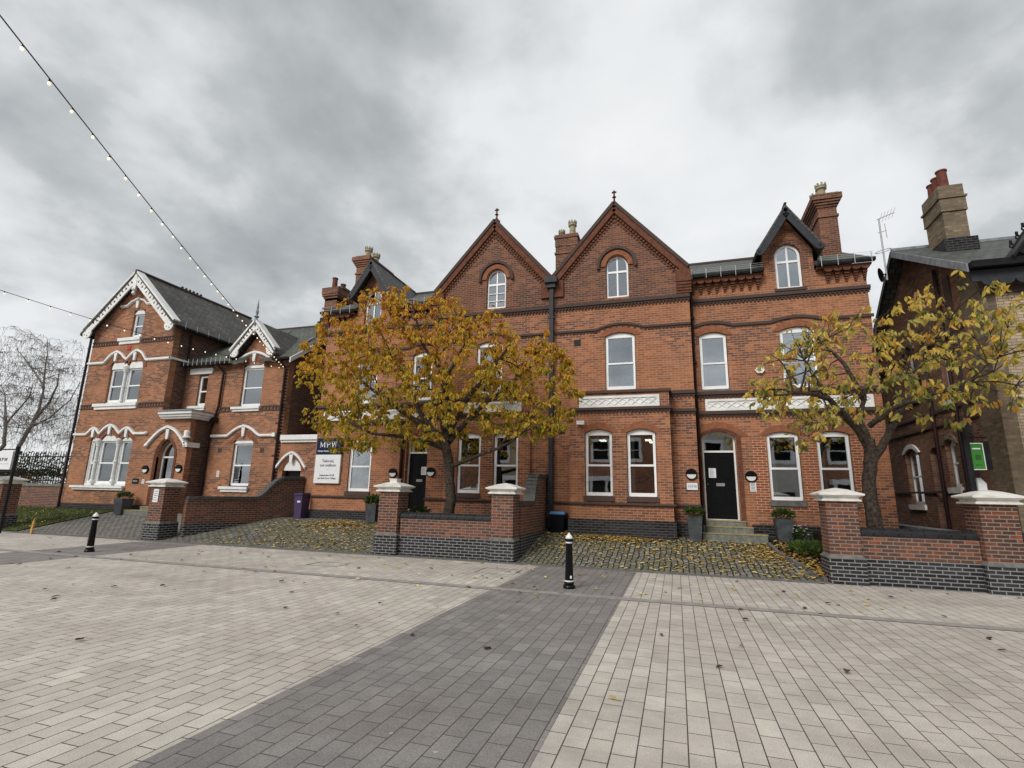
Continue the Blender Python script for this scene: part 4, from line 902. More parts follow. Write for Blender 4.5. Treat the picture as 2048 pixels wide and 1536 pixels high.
mb = MB(); hood(mb, [(-24.85, 10.06), (-24.45, 10.06), (-24.2, 10.24), (-23.80, 10.38), (-23.4, 10.24), (-23.2, 10.06), (-22.9, 10.06)], YT, .07); mb.build('hood_mould', 'white', LH)
mb = MB(); mb.box(-24.02, -23.80, YT-.03, YT-.001, 7.86, 8.06); mb.build('fire_mark', 'red', LH)
# brick arches behind the hoods
for x0, x1, zs, za in ((-25.3, -24.8, 3.68, 3.88), (-24.66, -23.58, 3.68, 4.05), (-23.44, -22.68, 3.68, 3.9), (-24.9, -23.95, 7.0, 7.50), (-23.78, -22.82, 7.0, 7.50)):
    arch_ring(x0, x1, zs, za, .2, YT-.02, YT-.001, 'gothic').build('window_arch', 'arch_l', LH)
def dentil_band(x0, x1, z, y, name='string_band'):
    a = MB(); a.box(x0, x1, y-.035, y-.001, z-.11, z-.06); a.box(x0, x1, y-.035, y-.001, z+.06, z+.11)
    n = int((x1-x0)/.16)
    for k in range(n): xx = x0+(x1-x0)*(k+.5)/n; a.box(xx-.035, xx+.035, y-.03, y-.001, z-.058, z+.058)
    a.build(name, 'soot', LH)
dentil_band(-26.35, -24.65, 8.26, YT); dentil_band(-23.2, -21.24, 8.26, YT); dentil_band(-26.35, -25.5, 5.24, YT); dentil_band(-22.7, -21.24, 5.24, YT)
# door: white pointed frame, grey glass, black side
fr = MB(); fr.slab([(-21.10, .80), (-20.18, .80)]+gothic(-21.10, -20.18, 2.95, 3.66), [rect(-21.03, -20.25, .85, 2.92), [(-21.03, 2.99), (-20.25, 2.99)]+gothic(-21.03, -20.25, 3.0, 3.56)], YT+.24, YT+.30)
D = fr.build('front_door', 'white', LH)
g = MB(); g.box(-21.03, -20.25, YT+.27, YT+.276, .85, 2.92); g.slab([(-21.03, 2.99), (-20.25, 2.99)]+gothic(-21.03, -20.25, 3.0, 3.56), [], YT+.27, YT+.276); g.build('pane', 'glass', D)
for k in range(3): arch_ring(-21.12-.05*k, -20.16+.05*k, 2.97, 3.70+.03*k, .05, YT-.004-.009*k, YT+.1-.03*k, 'gothic', drop=2.1).build('door_surround', 'moulded', LH)
mb = MB(); hood(mb, [(-21.75, 3.46)]+peak(-21.68, -19.62, 3.52, 4.24, 8)[1:-1]+[(-19.55, 3.46)], YT, .10, .12); mb.box(-19.62, -19.40, YT-.12, YT+.5, 3.36, 3.56); mb.build('hood_mould', 'white', LH)
mb = MB()
for x in (-21.74, -19.56): mb.lathe([(.001, -.09), (.09, -.04), (.1, .0), (.09, .04), (.001, .09)], (x, YT-.07, 3.44), 10)
mb.build('hood_stop', 'white', LH, smooth=True)
# porch cornice and flat roof
mb = MB()
for k, (pj, z0, z1) in enumerate(((.20, 4.56, 4.64), (.28, 4.642, 4.74), (.36, 4.742, 4.86))): mb.box(-21.0+.0, -19.50+pj, YT-pj, YL-.002, z0, z1)
mb.build('porch_cornice', 'white', LH); mb = MB(); mb.box(-21.1, -19.08, YT-.42, YL-.003, 4.862, 4.90); mb.build('porch_roof', 'lead', LH)
# wing
fw_ = (-17.98, -16.86); gw_ = (-17.98, -16.95); sw_ = (-20.46, -19.93)
mb = MB(); mb.slab([(-21.24, .3), (-15.55, .3), (-15.55, 7.12), (-16.2, 7.12), (-17.33, 8.45), (-18.45, 7.12), (-21.24, 7.12)], [rect(*fw_, 5.16, 7.02), rect(*gw_, 1.78, 3.72), rect(*sw_, 5.27, 6.70)], YL, YL+.3); mb.build('wing_wall', 'brick_l', LH)
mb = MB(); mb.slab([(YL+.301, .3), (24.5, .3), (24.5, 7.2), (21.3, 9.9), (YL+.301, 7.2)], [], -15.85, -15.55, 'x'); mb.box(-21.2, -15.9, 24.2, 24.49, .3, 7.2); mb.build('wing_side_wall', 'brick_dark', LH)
mb = MB()
for k in range(44): z = 1.0+k*.135; q = .12+(.1 if k % 2 else 0)+(.14 if (k*7) % 5 == 0 else 0); mb.box(-15.56-q, -15.552, YL-.006, YL-.001, z, z+.068)
mb.build('quoin_brick', 'blue_dark', LH)
lwin(*fw_, 5.18, 6.88, YL, 7.20, .2); lwin(*gw_, 1.80, 3.58, YL, 3.96, .22); lwin(*sw_, 5.29, 6.66, YL, None, .12, 1)
sill(-18.32, -16.80, 4.96, 5.16, YL); sill(-18.40, -16.90, 1.56, 1.78, YL); sill(-20.85, -19.85, 5.08, 5.27, YL, pj=.08)
mb = MB(); mb.box(-20.98, -19.68, YL-.07, YL+.1, 6.74, 7.0); mb.build('lintel', 'white', LH)
for x0, x1, zs, za in ((-18.06, -16.78, 6.9, 7.22), (-18.05, -16.88, 3.6, 3.98)): arch_ring(x0, x1, zs, za, .2, YL-.02, YL-.001, 'gothic').build('window_arch', 'arch_l', LH)
mb = MB(); hood(mb, [(-18.62, 7.18), (-18.42, 7.18)]+peak(-18.36, -16.5, 7.22, 7.60, 7)[1:-1]+[(-16.44, 7.18), (-16.24, 7.18)], YL); hood(mb, [(-19.25, 3.92), (-18.36, 3.92)]+peak(-18.3, -16.72, 3.94, 4.34, 7)[1:-1]+[(-16.64, 3.92), (-15.85, 3.92)], YL)
mb.box(-15.92, -15.78, YL-.14, YL-.003, 3.84, 4.0); mb.build('hood_mould', 'white', LH)
mb = MB(); key(mb, -17.43, 7.52, .38, YL); key(mb, -17.50, 4.26, .38, YL); mb.build('keystone', 'white', LH)
dentil_band(-19.0, -18.4, 5.07, YL); dentil_band(-16.78, -15.55, 5.07, YL)
mb = MB()
for x in (-18.70, -16.46): mb.box(x-.1, x+.1, YL-.012, YL-.001, 3.2, 3.38)
mb.build('air_vent', 'soot', LH)
# interior darkness
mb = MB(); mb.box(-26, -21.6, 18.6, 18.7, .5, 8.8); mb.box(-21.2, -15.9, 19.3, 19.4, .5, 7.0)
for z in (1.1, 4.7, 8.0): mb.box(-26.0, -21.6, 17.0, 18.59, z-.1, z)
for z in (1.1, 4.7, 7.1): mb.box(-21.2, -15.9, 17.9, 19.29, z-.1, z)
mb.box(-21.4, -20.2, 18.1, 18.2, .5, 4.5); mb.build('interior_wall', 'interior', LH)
# roofs
mb = MB()
for q in (-1, 1):
    A_, B_ = (-23.80+q*2.95, 8.78), (-23.80, 11.62); mb.slab([A_, B_, (B_[0], B_[1]-.12), (A_[0], A_[1]-.12)], [], YT-.40, 23.2)
mb.build('tower_roof', 'slate_gy', LH)
mb = MB(); mb.box(-23.87, -23.73, YT-.4, 23.2, 11.61, 11.69)
for k in range(6): mb.lathe([(.05, 0), (.07, .07), (.02, .13)], (-23.8, 18.6+k*.22, 11.69), 6)
mb.build('ridge_tiles', 'soot', LH)
def bargeboard(xc, half, z0, z1, y, wd, disc, n, name='bargeboard'):
    """pierced boards: plates with rows of triangular piercings, rounded ends with a drilled disc"""
    for q in (-1, 1):
        A_, B_ = Vector((xc+q*half, z0)), Vector((xc, z1)); d = (B_-A_); L_ = d.length; d.normalize(); nn = Vector((q*d.y, -q*d.x))  # outward/up
        if nn.y < 0: nn = -nn
        def T(s_, t_): v = A_+d*s_+nn*t_; return (v.x, v.y)
        holes = []
        st = L_/n
        for k in range(n):
            c = st*(k+.5)
            if c < disc*1.3 or c > L_-.25: continue
            t_ = wd*.5
            tri = [T(c-.30*st, -t_*.45), T(c+.30*st, -t_*.45), T(c, t_*.55)] if k % 2 else [T(c-.30*st, t_*.5), T(c+.30*st, t_*.5), T(c, -t_*.5)]
            holes.append(tri)
        outer = [T(.0, -wd/2), T(L_-(wd*.5), -wd/2), T(L_+.05, wd/2), T(0, wd/2)]
        a = MB(); a.slab(outer, holes, y, y+.045)
        cx, cz = T(-.02, -wd*.25); ring = [(cx+disc*math.cos(i*math.pi/9), cz+disc*math.sin(i*math.pi/9)) for i in range(18)]
        hs = [[(cx+disc*.55*math.cos(j*1.2566)+disc*.16*math.cos(i*math.pi/3), cz+disc*.55*math.sin(j*1.2566)+disc*.16*math.sin(i*math.pi/3)) for i in range(6)] for j in range(5)]
        a.slab(ring, hs, y-.008, y+.05)
        mo = [T(-.1, wd/2), T(L_+.09, wd/2), T(L_+.16, wd/2+.08), T(-.1, wd/2+.08)]; a.slab(mo, [], y-.05, y+.3)
        a.build(name, 'white', LH)
bargeboard(-23.80, 2.62, 8.86, 11.30, YT-.36, .40, .27, 17)
mb = MB(); mb.box(-23.9, -23.70, YT-.38, YT-.30, 10.75, 11.6); mb.lathe([(.10, 10.75), (.12, 10.7), (.05, 10.62), (.09, 10.55), (.09, 10.5), (.001, 10.42)], (-23.8, YT-.34, 0), 10); mb.build('gable_pendant', 'white', LH)
bargeboard(-17.33, 1.02, 7.60, 8.72, YL-.34, .26, .22, 9)
mb = MB(); mb.lathe([(.07, 8.75), (.09, 8.95), (.04, 9.05), (.12, 9.12), (.04, 9.2), (.07, 9.35), (.03, 9.5), (.05, 9.55), (.004, 9.95)], (-17.33, YL-.32, 0), 8); mb.build('finial', 'lead', LH)
mb = MB(); mb.lathe([(.07, 8.55), (.09, 8.45), (.04, 8.38), (.07, 8.32), (.001, 8.26)], (-17.33, YL-.33, 0), 10); mb.build('gable_pendant', 'white', LH)
mb = MB()
for q in (-1, 1):
    A_, B_ = (-17.33+q*1.30, 7.40), (-17.33, 8.96); mb.slab([A_, B_, (B_[0], B_[1]-.09), (A_[0], A_[1]-.09)], [], YL-.36, 19.9)
mb.build('dormer_roof', 'slate_gy', LH)
mb = MB(); prof = [(YL-.32, 7.16), (21.3, 10.02), (24.9, 7.2), (24.9, 7.1), (21.3, 9.90), (YL-.30, 7.07)]
mb.slab(prof, [], -21.24, -18.64, 'x'); mb.slab(prof, [], -16.02, -15.28, 'x'); mb.slab([(19.4, 8.57), (21.3, 10.02), (24.9, 7.2), (24.9, 7.1), (21.3, 9.90), (19.4, 8.46)], [], -18.639, -16.021, 'x'); mb.build('wing_roof', 'slate_g', LH)
mb = MB()
for x, q in ((-18.64, 1), (-16.02, -1)): mb.slab([(YL-.31, 7.16), (19.4, 8.57), (19.4, 8.46), (YL-.30, 7.07)], [], min(x, x+q*.9), max(x, x+q*.9), 'x')
mb.build('wing_roof_side', 'slate_g', LH)
mb = MB(); mb.box(-21.2, -15.3, 21.24, 21.36, 9.99, 10.07); mb.build('ridge_tiles', 'soot', LH)
mb = MB()   # pale verge boards on the right gable end, lead flashings
mb.slab([(YL-.35, 6.93), (YL-.35, 7.14), (21.3, 10.0), (21.3, 9.78)], [], -15.279, -15.22, 'x'); mb.build('verge_board', 'white', LH)
mb = MB(); mb.cbox((-18.85, 19.0, 8.5), (.1, .7, .05), rx=R(37)); mb.cbox((-15.9, 19.0, 8.5), (.1, .7, .05), rx=R(37)); mb.build('flashing', 'lead', LH)
mb = MB()
for a, b in ((-21.2, -18.5), (-16.15, -15.3)): mb.slab([(YL-.42, 7.08), (YL-.30, 7.05), (YL-.30, 7.15), (YL-.43, 7.17)], [], a, b, 'x')
mb.slab([(-20.95, 8.66), (-20.80, 8.66), (-20.79, 8.76), (-20.96, 8.76)], [], YT-.3, 23.0, 'y'); mb.slab([(-26.80, 8.66), (-26.66, 8.66), (-26.65, 8.76), (-26.82, 8.76)], [], YT-.3, 23.0, 'y'); mb.build('gutter', 'iron', LH)
mb = MB()
for k in range(11): x = -21.0+k*.26; mb.box(x-.008, x+.008, YL-.44, YL-.425, 7.05, 7.36)
for k in range(14): y = YT+.1+k*.6; mb.box(-20.79, -20.78, y, y+.014, 8.68, 9.0)
mb.build('gutter_bracket', 'wire', LH)
mb = MB()
mb.tube([(-26.42, YT-.08, 8.6), (-26.42, YT-.08, .75), (-26.7, YT-.2, .55)], .055, 8); mb.tube([(-21.15, YT+.75, 8.6), (-21.15, YT+.78, 7.4)], .05, 8)
mb.tube([(-19.12, YL-.36, 7.05), (-18.98, YL-.1, 6.75), (-19.02, YL-.09, 5.2), (-19.14, YL-.09, 4.75), (-19.3, YL-.09, 4.2), (-19.32, YL-.09, 1.0)], .05, 8)
mb.tube([(-15.72, YL-.36, 7.05), (-15.66, YL-.09, 6.75), (-15.66, YL-.09, .9)], .05, 8); mb.box(-19.3, -19.0, YL-.2, YL-.02, 4.5, 4.7); mb.build('downpipe', 'pipe', LH)
# chimney between the houses
c_ = MB(); c_.box(-15.78, -15.10, 19.6, 20.9, 8.4, 11.2)
for k in range(3): c_.box(-15.78-.05*k, -15.10+.05*k, 19.6-.05*k, 20.9+.05*k, 10.62+.1*k, 10.715+.1*k)
c_.box(-15.90, -14.98, 19.48, 21.02, 10.93, 11.25); c_.box(-15.83, -15.05, 19.55, 20.95, 10.2, 10.27); C_ = c_.build('chimney', 'brick_gable', LH)
c_ = MB(); c_.box(-15.95, -14.93, 19.44, 21.06, 8.4, 9.55); c_.box(-15.87, -15.01, 19.5, 21.0, 9.551, 9.75); c_.build('chimney_base', 'blue_dark', C_)
c_ = MB(); c_.lathe([(.5, 11.26), (.42, 11.42)], (-15.44, 20.25, 0), sq=True); c_.build('flaunching', 'soot', C_)
for y, h in ((19.8, .42), (20.45, .36)): c_ = MB(); c_.lathe([(.13, 0), (.12, h), (.14, h+.02), (.14, h+.07)], (-15.45, y, 11.35), 14); c_.build('chimney_pot', 'terra', C_)
# the link wall with the gothic side door
lk = MB(); lk.slab([(-15.549, .3), (-13.72, .3), (-13.72, 2.63), (-13.43, 2.63), (-13.43, 3.60), (-15.549, 3.60)], [[(-15.33, .31), (-14.42, .31)]+gothic(-15.33, -14.42, 2.42, 2.95)], YL+.02, YL+.25); lk.build('link_wall', 'brick_l', LH)
lk = MB(); lk.box(-15.5, -13.42, YL-.12, YL+.4, 3.70, 3.90); lk.box(-15.5, -13.42, YL-.06, YL+.3, 3.602, 3.69); lk.box(-13.74, -13.43, YL-.04, YL+.24, 2.50, 2.70); lk.build('link_cornice', 'white', LH)
lk = MB(); lk.slab(gothic(-15.33, -14.42, 2.46, 2.93), [], YL+.08, YL+.14); lk.build('door_head', 'white', LH)
lk = MB(); lk.box(-15.33, -14.42, YL+.24, YL+.29, .3, 2.42); lk.box(-13.72, -13.43, YL+.5, YL+.55, .3, 2.6); lk.build('side_door', 'black', LH)
lk = MB(); hood(lk, [(-15.62, 2.58)]+peak(-15.58, -14.22, 2.62, 3.20, 7)[1:-1]+[(-14.18, 2.58)], YL+.02, .08, .1); lk.build('hood_mould', 'white', LH)
lk = MB(); key(lk, -14.90, 3.10, .32, YL+.02); lk.build('keystone', 'white', LH)
arch_ring(-15.36, -14.39, 2.44, 2.97, .14, YL-.0, YL+.019, 'gothic').build('door_arch', 'arch_l', LH)

# ------------------------------------------------------------------ the right house
YR, XR = 15.0, 7.45
RH = thing('buff_house', (XR+3, YR, 0), 'weathered buff-brick house at the right edge with slate roof, dark eaves and tall chimney', 'house')
sw = [(19.75, 20.75, 1.65, 3.45, 'w'), (17.35, 17.95, 2.15, 3.50, 'n'), (19.1, 19.7, 5.0, 6.7, 'n'), (17.0, 17.5, 4.6, 6.2, 'n')]
def sideopen(a, b, z0, z1): return [(a, z0), (b, z0)]+seg(a, b, z1-.16, z1, 8)
hs = [sideopen(a, b, z0, z1) for a, b, z0, z1, k in sw]+[sideopen(18.35, 18.95, .6, 3.35)]
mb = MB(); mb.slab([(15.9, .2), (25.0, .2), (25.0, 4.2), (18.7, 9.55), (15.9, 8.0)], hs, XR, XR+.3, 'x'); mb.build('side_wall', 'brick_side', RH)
mb = MB(); mb.slab([(YR+.0, .2), (15.899, .2), (15.899, 7.95), (YR+.0, 7.35)], [], XR-.02, XR+.28, 'x'); mb.build('quoin_wall', 'brick_buffd', RH)  # side return of the buff front, its shade painted in as darker brick
mb = MB(); mb.slab(rect(XR+.281, 16, .2, 7.4), [rect(9.9, 11.2, 1.6, 3.8), rect(9.9, 11.2, 4.9, 6.6)], YR, YR+.3); mb.build('front_wall', 'brick_buff', RH)
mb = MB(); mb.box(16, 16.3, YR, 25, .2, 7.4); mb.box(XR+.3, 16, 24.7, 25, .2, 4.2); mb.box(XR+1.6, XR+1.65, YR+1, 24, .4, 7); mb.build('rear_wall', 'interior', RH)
for z0, z1 in ((1.6, 3.8), (4.9, 6.6)): window(RH, YR, 9.9, 11.2, z0, z1, z1, curtain=.2)
for a, b, z0, z1, k in sw:
    f = MB(); f.slab(sideopen(a+.01, b-.01, z0, z1-.01), [rect(a+.07, b-.07, z0+.1, (z0+z1)/2-.03), rect(a+.07, b-.07, (z0+z1)/2+.02, z1-.2)], XR+.12, XR+.18, 'x'); W_ = f.build('window', 'upvc', RH)
    f = MB(); f.box(XR+.15, XR+.156, a+.07, b-.07, z0+.1, z1-.2); f.build('pane', 'glass', W_)
    f = MB(); f.box(XR-.07, XR+.1, a-.08, b+.08, z0-.16, z0-.002); f.build('sill', 'stone_w', W_)
    f = MB(); n = 9; i_, o_ = seg(a, b, z1-.16, z1, n), seg(a-.16, b+.16, z1-.16, z1+.14, n)
    for k2 in range(n): f.mesh([(x, q[0], q[1]) for x in (XR-.05, XR-.002) for q in (i_[k2], i_[k2+1], o_[k2+1], o_[k2])], [(0, 1, 2, 3), (7, 6, 5, 4), (0, 4, 5, 1), (2, 6, 7, 3), (1, 5, 6, 2), (3, 7, 4, 0)])
    f.build('window_arch', 'stone_w' if a > 19 and z0 < 2 else 'brick_buffd', W_)
mb = MB(); mb.box(XR+.14, XR+.2, 18.36, 18.94, .6, 3.2); mb.build('side_door', 'lead', RH)
mb = MB()
for z in (2.0, 3.9, 4.3, 6.3): mb.box(XR-.05, XR-.001, 15.92, 24, z, z+.06)
mb.box(XR-.045, XR-.001, 16.3, 16.6, .3, 7.9); mb.build('string_course', 'soot', RH)
mb = MB(); mb.tube([(XR-.09, 16.85, 8.3), (XR-.09, 16.85, .6)], .05, 8); mb.tube([(XR-.09, 18.2, 6.9), (XR-.09, 18.2, .6)], .05, 8)
mb.build('downpipe', 'pipe', RH)
mb = MB(); prof = [(YR-.45, 7.50), (18.6, 9.78), (25.4, 3.9), (25.4, 3.78), (18.6, 9.64), (YR-.40, 7.40)]; mb.slab(prof, [], XR-.38, 16.5, 'x'); mb.build('roof', 'slate', RH)
mb = MB(); mb.box(XR-.38, 16.5, 18.53, 18.67, 9.75, 9.84); mb.build('ridge_tiles', 'lead', RH)
mb = MB(); mb.slab([(YR-.47, 7.27), (YR-.47, 7.49), (18.6, 9.77), (18.6, 9.56)], [], XR-.42, XR-.381, 'x'); mb.build('verge_board', 'lead', RH)
mb = MB(); mb.slab([(18.61, 9.56), (18.61, 9.77), (25.4, 3.88), (25.4, 3.66)], [], XR-.42, XR-.381, 'x'); mb.build('rear_verge_board', 'iron', RH)
mb = MB(); mb.slab([(YR-.58, 7.34), (YR-.44, 7.34), (YR-.44, 7.48), (YR-.60, 7.50)], [], XR-.36, 16.4, 'x')
mb.build('gutter', 'iron', RH)
mb = MB(); mb.box(XR-.3, 16.2, YR-.36, YR-.30, 7.04, 7.33)
k = XR+.05
while k < 16: mb.slab([(k-.16, 7.05)]+[(k-.16*math.cos(math.pi*i/8), 7.05-.13*math.sin(math.pi*i/8)) for i in range(1, 8)]+[(k+.16, 7.05)], [], YR-.358, YR-.302); k += .34
mb.build('eaves_board', 'barge', RH)
mb = MB(); mb.box(XR-.0, 16.0, YR-.12, YR-.002, 6.98, 7.2); mb.box(XR+.0, 16.0, YR-.07, YR-.002, 6.80, 6.975); mb.build('eaves_course', 'soot', RH)
ch = MB(); ch.box(7.92, 8.50, 17.1, 18.15, 7.9, 10.95); ch.box(7.88, 8.54, 17.06, 18.19, 10.20, 10.26); ch.box(7.885, 8.535, 17.065, 18.185, 10.261, 10.60); ch.box(7.85, 8.57, 17.03, 18.22, 10.62, 10.68); ch.box(7.90, 8.52, 17.08, 18.17, 10.681, 11.05)
CH = ch.build('chimney', 'brick_buffd', RH); ch = MB(); ch.box(7.80, 8.62, 16.98, 18.27, 7.6, 9.30); ch.build('chimney_base', 'blue_dark', CH)
ch = MB(); ch.box(7.74, 8.68, 16.88, 18.3, 8.55, 8.66); ch.build('flashing', 'lead', CH)
for y, h in ((17.32, .55), (17.65, .5), (17.95, .46)): ch = MB(); ch.lathe([(.14, 0), (.125, h), (.15, h+.03), (.15, h+.07)], (8.16, y, 11.05), 14); ch.build('chimney_pot', 'terra', CH)
# black gable with iron cresting on the right
xc = 9.85; mb = MB()
for q in (-1, 1):
    mb.strip([(xc+q*1.75, 7.55), (xc, 10.0)], .26, YR-.62, YR-.56)
    A_, B_ = (xc+q*1.95, 7.55), (xc, 10.25); mb.slab([A_, B_, (B_[0], B_[1]-.1), (A_[0], A_[1]-.1)], [], YR-.66, YR-.16)
mb.build('gable_roof', 'iron', RH)
mb = MB()
for k in range(14):
    q = k/13; x = xc-1.9+1.9*q; z = 7.66+2.7*q; mb.slab([(x-.06+.05*math.cos(i*.785), z+.1+.06*math.sin(i*.785)) for i in range(8)], [[(x-.06+.025*math.cos(i*.785), z+.1+.03*math.sin(i*.785)) for i in range(8)]], YR-.66, YR-.63); mb.box(x-.09, x-.04, YR-.66, YR-.63, z+.13, z+.24)
mb.strip([(xc-1.95, 7.70), (xc, 10.46)], .05, YR-.665, YR-.625)
mb.build('cresting', 'iron', RH)
mb = MB(); mb.slab([(xc-1.85, 7.5), (xc+1.85, 7.5), (xc, 10.1)], [], YR-.15, YR-.05); mb.build('gable_infill', 'iron', RH)

# houses across the street, behind the camera: only their reflections reach the photo
for i, (x0, cl) in enumerate(((-27, 'brick'), (-17.5, 'brick_buff'), (-8, 'brick'), (1.5, 'plasterhouse'), (11, 'brick'))):
    T_ = thing('terraced_house', (x0+4.6, -14, 0), '', 'house', 'houses across the street seen only in reflections')
    lab_ = ['red-brick terraced house mirrored faintly in the far left windows', 'buff-brick house mirrored faintly in the left house windows', 'red-brick house with white bay mirrored in the middle windows', 'pale rendered house mirrored in the windows right of the right door', 'red-brick house mirrored faintly at the far right windows'][i]; T_['label'] = lab_
    wl = [rect(x0+1.0+k*2.7, x0+2.4+k*2.7, 4.8, 6.6) for k in range(3)]
    mb = MB(); mb.slab(rect(x0, x0+9.2, 0, 7.6), wl, -14.3, -14); mb.build('wall', cl, T_)
    mb = MB(); mb.slab([(-13.6, 7.6), (-19, 10.6), (-24, 7.5)], [], x0-.1, x0+9.3, 'x'); mb.build('roof', 'slate', T_)
    mb = MB(); mb.box(x0+.8, x0+3.8, -14, -12.8, 3.0, 3.4); mb.box(x0+.9, x0+3.7, -14, -12.9, 0, .9)
    for q in (.9, 2.2, 3.5): mb.box(x0+q, x0+q+.2, -13.1, -12.9, .9, 3.0)
    for r_ in wl: mb.slab([(r_[0][0]-.15, 4.65), (r_[1][0]+.15, 4.65), (r_[1][0]+.15, 6.75), (r_[0][0]-.15, 6.75)], [rect(r_[0][0]+.08, r_[1][0]-.08, 4.9, 5.65), rect(r_[0][0]+.08, r_[1][0]-.08, 5.72, 6.5)], -13.99, -13.9)
    mb.build('bay_window', 'white', T_); mb = MB(); mb.box(x0+1.0, x0+3.6, -13.4, -13.2, .9, 3.0); mb.box(x0, x0+9.2, -14.9, -14.8, 0, 7.5); mb.box(x0+6.6, x0+7.7, -14, -13.96, 0, 2.3); mb.build('dark_glass', 'interior', T_)

# ------------------------------------------------------------------ trees
def at(x, y, Y_):
    v = fwd + r2*((x-1024)/F) - u2*((y-768)/F); return Vector((0, 0, EYE))+v*(Y_/v.y)
def leaf(mb, p, d, up_, L_, W_, tint, fold=.25):
    d = d.normalized(); sd_ = d.cross(up_)
    sd_ = sd_.normalized() if sd_.length > 1e-3 else d.orthogonal().normalized(); nn = sd_.cross(d)
    a = p; b = p+d*L_*.35+nn*L_*.05; t_ = p+d*L_-nn*L_*.12
    l1 = p+d*L_*.28+sd_*W_*.46+nn*W_*fold; l2 = p+d*L_*.68+sd_*W_*.40+nn*W_*fold*.6
    r1 = p+d*L_*.28-sd_*W_*.46+nn*W_*fold; r2_ = p+d*L_*.68-sd_*W_*.40+nn*W_*fold*.6
    k = len(mb.v); mb.v += [tuple(q) for q in (a, l1, l2, t_, r2_, r1)]; mb.f += [(k, k+1, k+2, k+3), (k, k+3, k+4, k+5)]; mb.mi += [0, 0]; mb.tint += [tint, tint]
def inpoly(x, z, P_):
    c = False; n = len(P_)
    for i in range(n):
        (x1, z1), (x2, z2) = P_[i], P_[i-1]
        if (z1 > z) != (z2 > z) and x < (x2-x1)*(z-z1)/(z2-z1)+x1: c = not c
    return c
def grow(rnd, limbs, targets, sizes, droop=.25, wob=.08):
    """limbs: [(points, radii)] ; targets: list of lists of points, one list per order; returns tubes and tip paths"""
    nodes = []; tubes = []
    for pts, rr in limbs:
        # resample
        P_ = []; Q_ = []
        for i in range(len(pts)-1):
            for k in range(4):
                t_ = k/4; P_.append(pts[i].lerp(pts[i+1], t_)+Vector([rnd.uniform(-.02, .02) for _ in range(3)])); Q_.append(rr[i]*(1-t_)+rr[i+1]*t_)
        P_.append(pts[-1]); Q_.append(rr[-1]); tubes.append((P_, Q_, 9)); nodes += list(zip(P_, Q_))[3:]
    tips = []
    for o, (tg, r0) in enumerate(zip(targets, sizes)):
        new = []; tg = sorted(tg, key=lambda q: min((q-n[0]).length for n in nodes[::3]))
        for q in tg:
            best = min(nodes+new, key=lambda n: (q-n[0]).length*(1.0 if n[0].z < q.z+.3 else 1.25)+(0 if n[1] > r0*.8 else .6))
            s0, rs = best; L_ = (q-s0).length
            if L_ < .08: continue
            n = max(3, min(9, int(L_/.22))); r1 = min(rs*.75, r0*(.6+.25*L_)); path = []; rad = []
            off = Vector([rnd.uniform(-1, 1) for _ in range(3)])*wob*L_
            for i in range(n+1):
                t_ = i/n; p_ = s0.lerp(q, t_)+off*math.sin(math.pi*t_)+Vector((0, 0, droop*L_*math.sin(math.pi*t_)*.5))+Vector([rnd.uniform(-.015, .015) for _ in range(3)])
                path.append(p_); rad.append(r1*(1-.72*t_))
            tubes.append((path, rad, 5 if o < 1 else (4 if o < 2 else 3))); new += list(zip(path, rad))[1:]
            if o == len(targets)-1 or o > 0: tips.append(path)
        nodes += new
    return tubes, tips
def crown_points(rnd, P_, n, yc, yh, zlo=None):
    xs = [p[0] for p in P_]; zs = [p[1] for p in P_]; cx, cz = (min(xs)+max(xs))/2, (min(zs)+max(zs))/2; hx, hz = (max(xs)-min(xs))/2, (max(zs)-min(zs))/2; out = []
    while len(out) < n:
        x, z = rnd.uniform(min(xs), max(xs)), rnd.uniform(min(zs), max(zs))
        if not inpoly(x, z, P_): continue
        r_ = min(1, math.hypot((x-cx)/hx, (z-cz)/hz*.8)); d = yh*math.sqrt(max(.06, 1-r_**2.2)); out.append(Vector((x, yc+rnd.uniform(-d, d), z)))
    return out
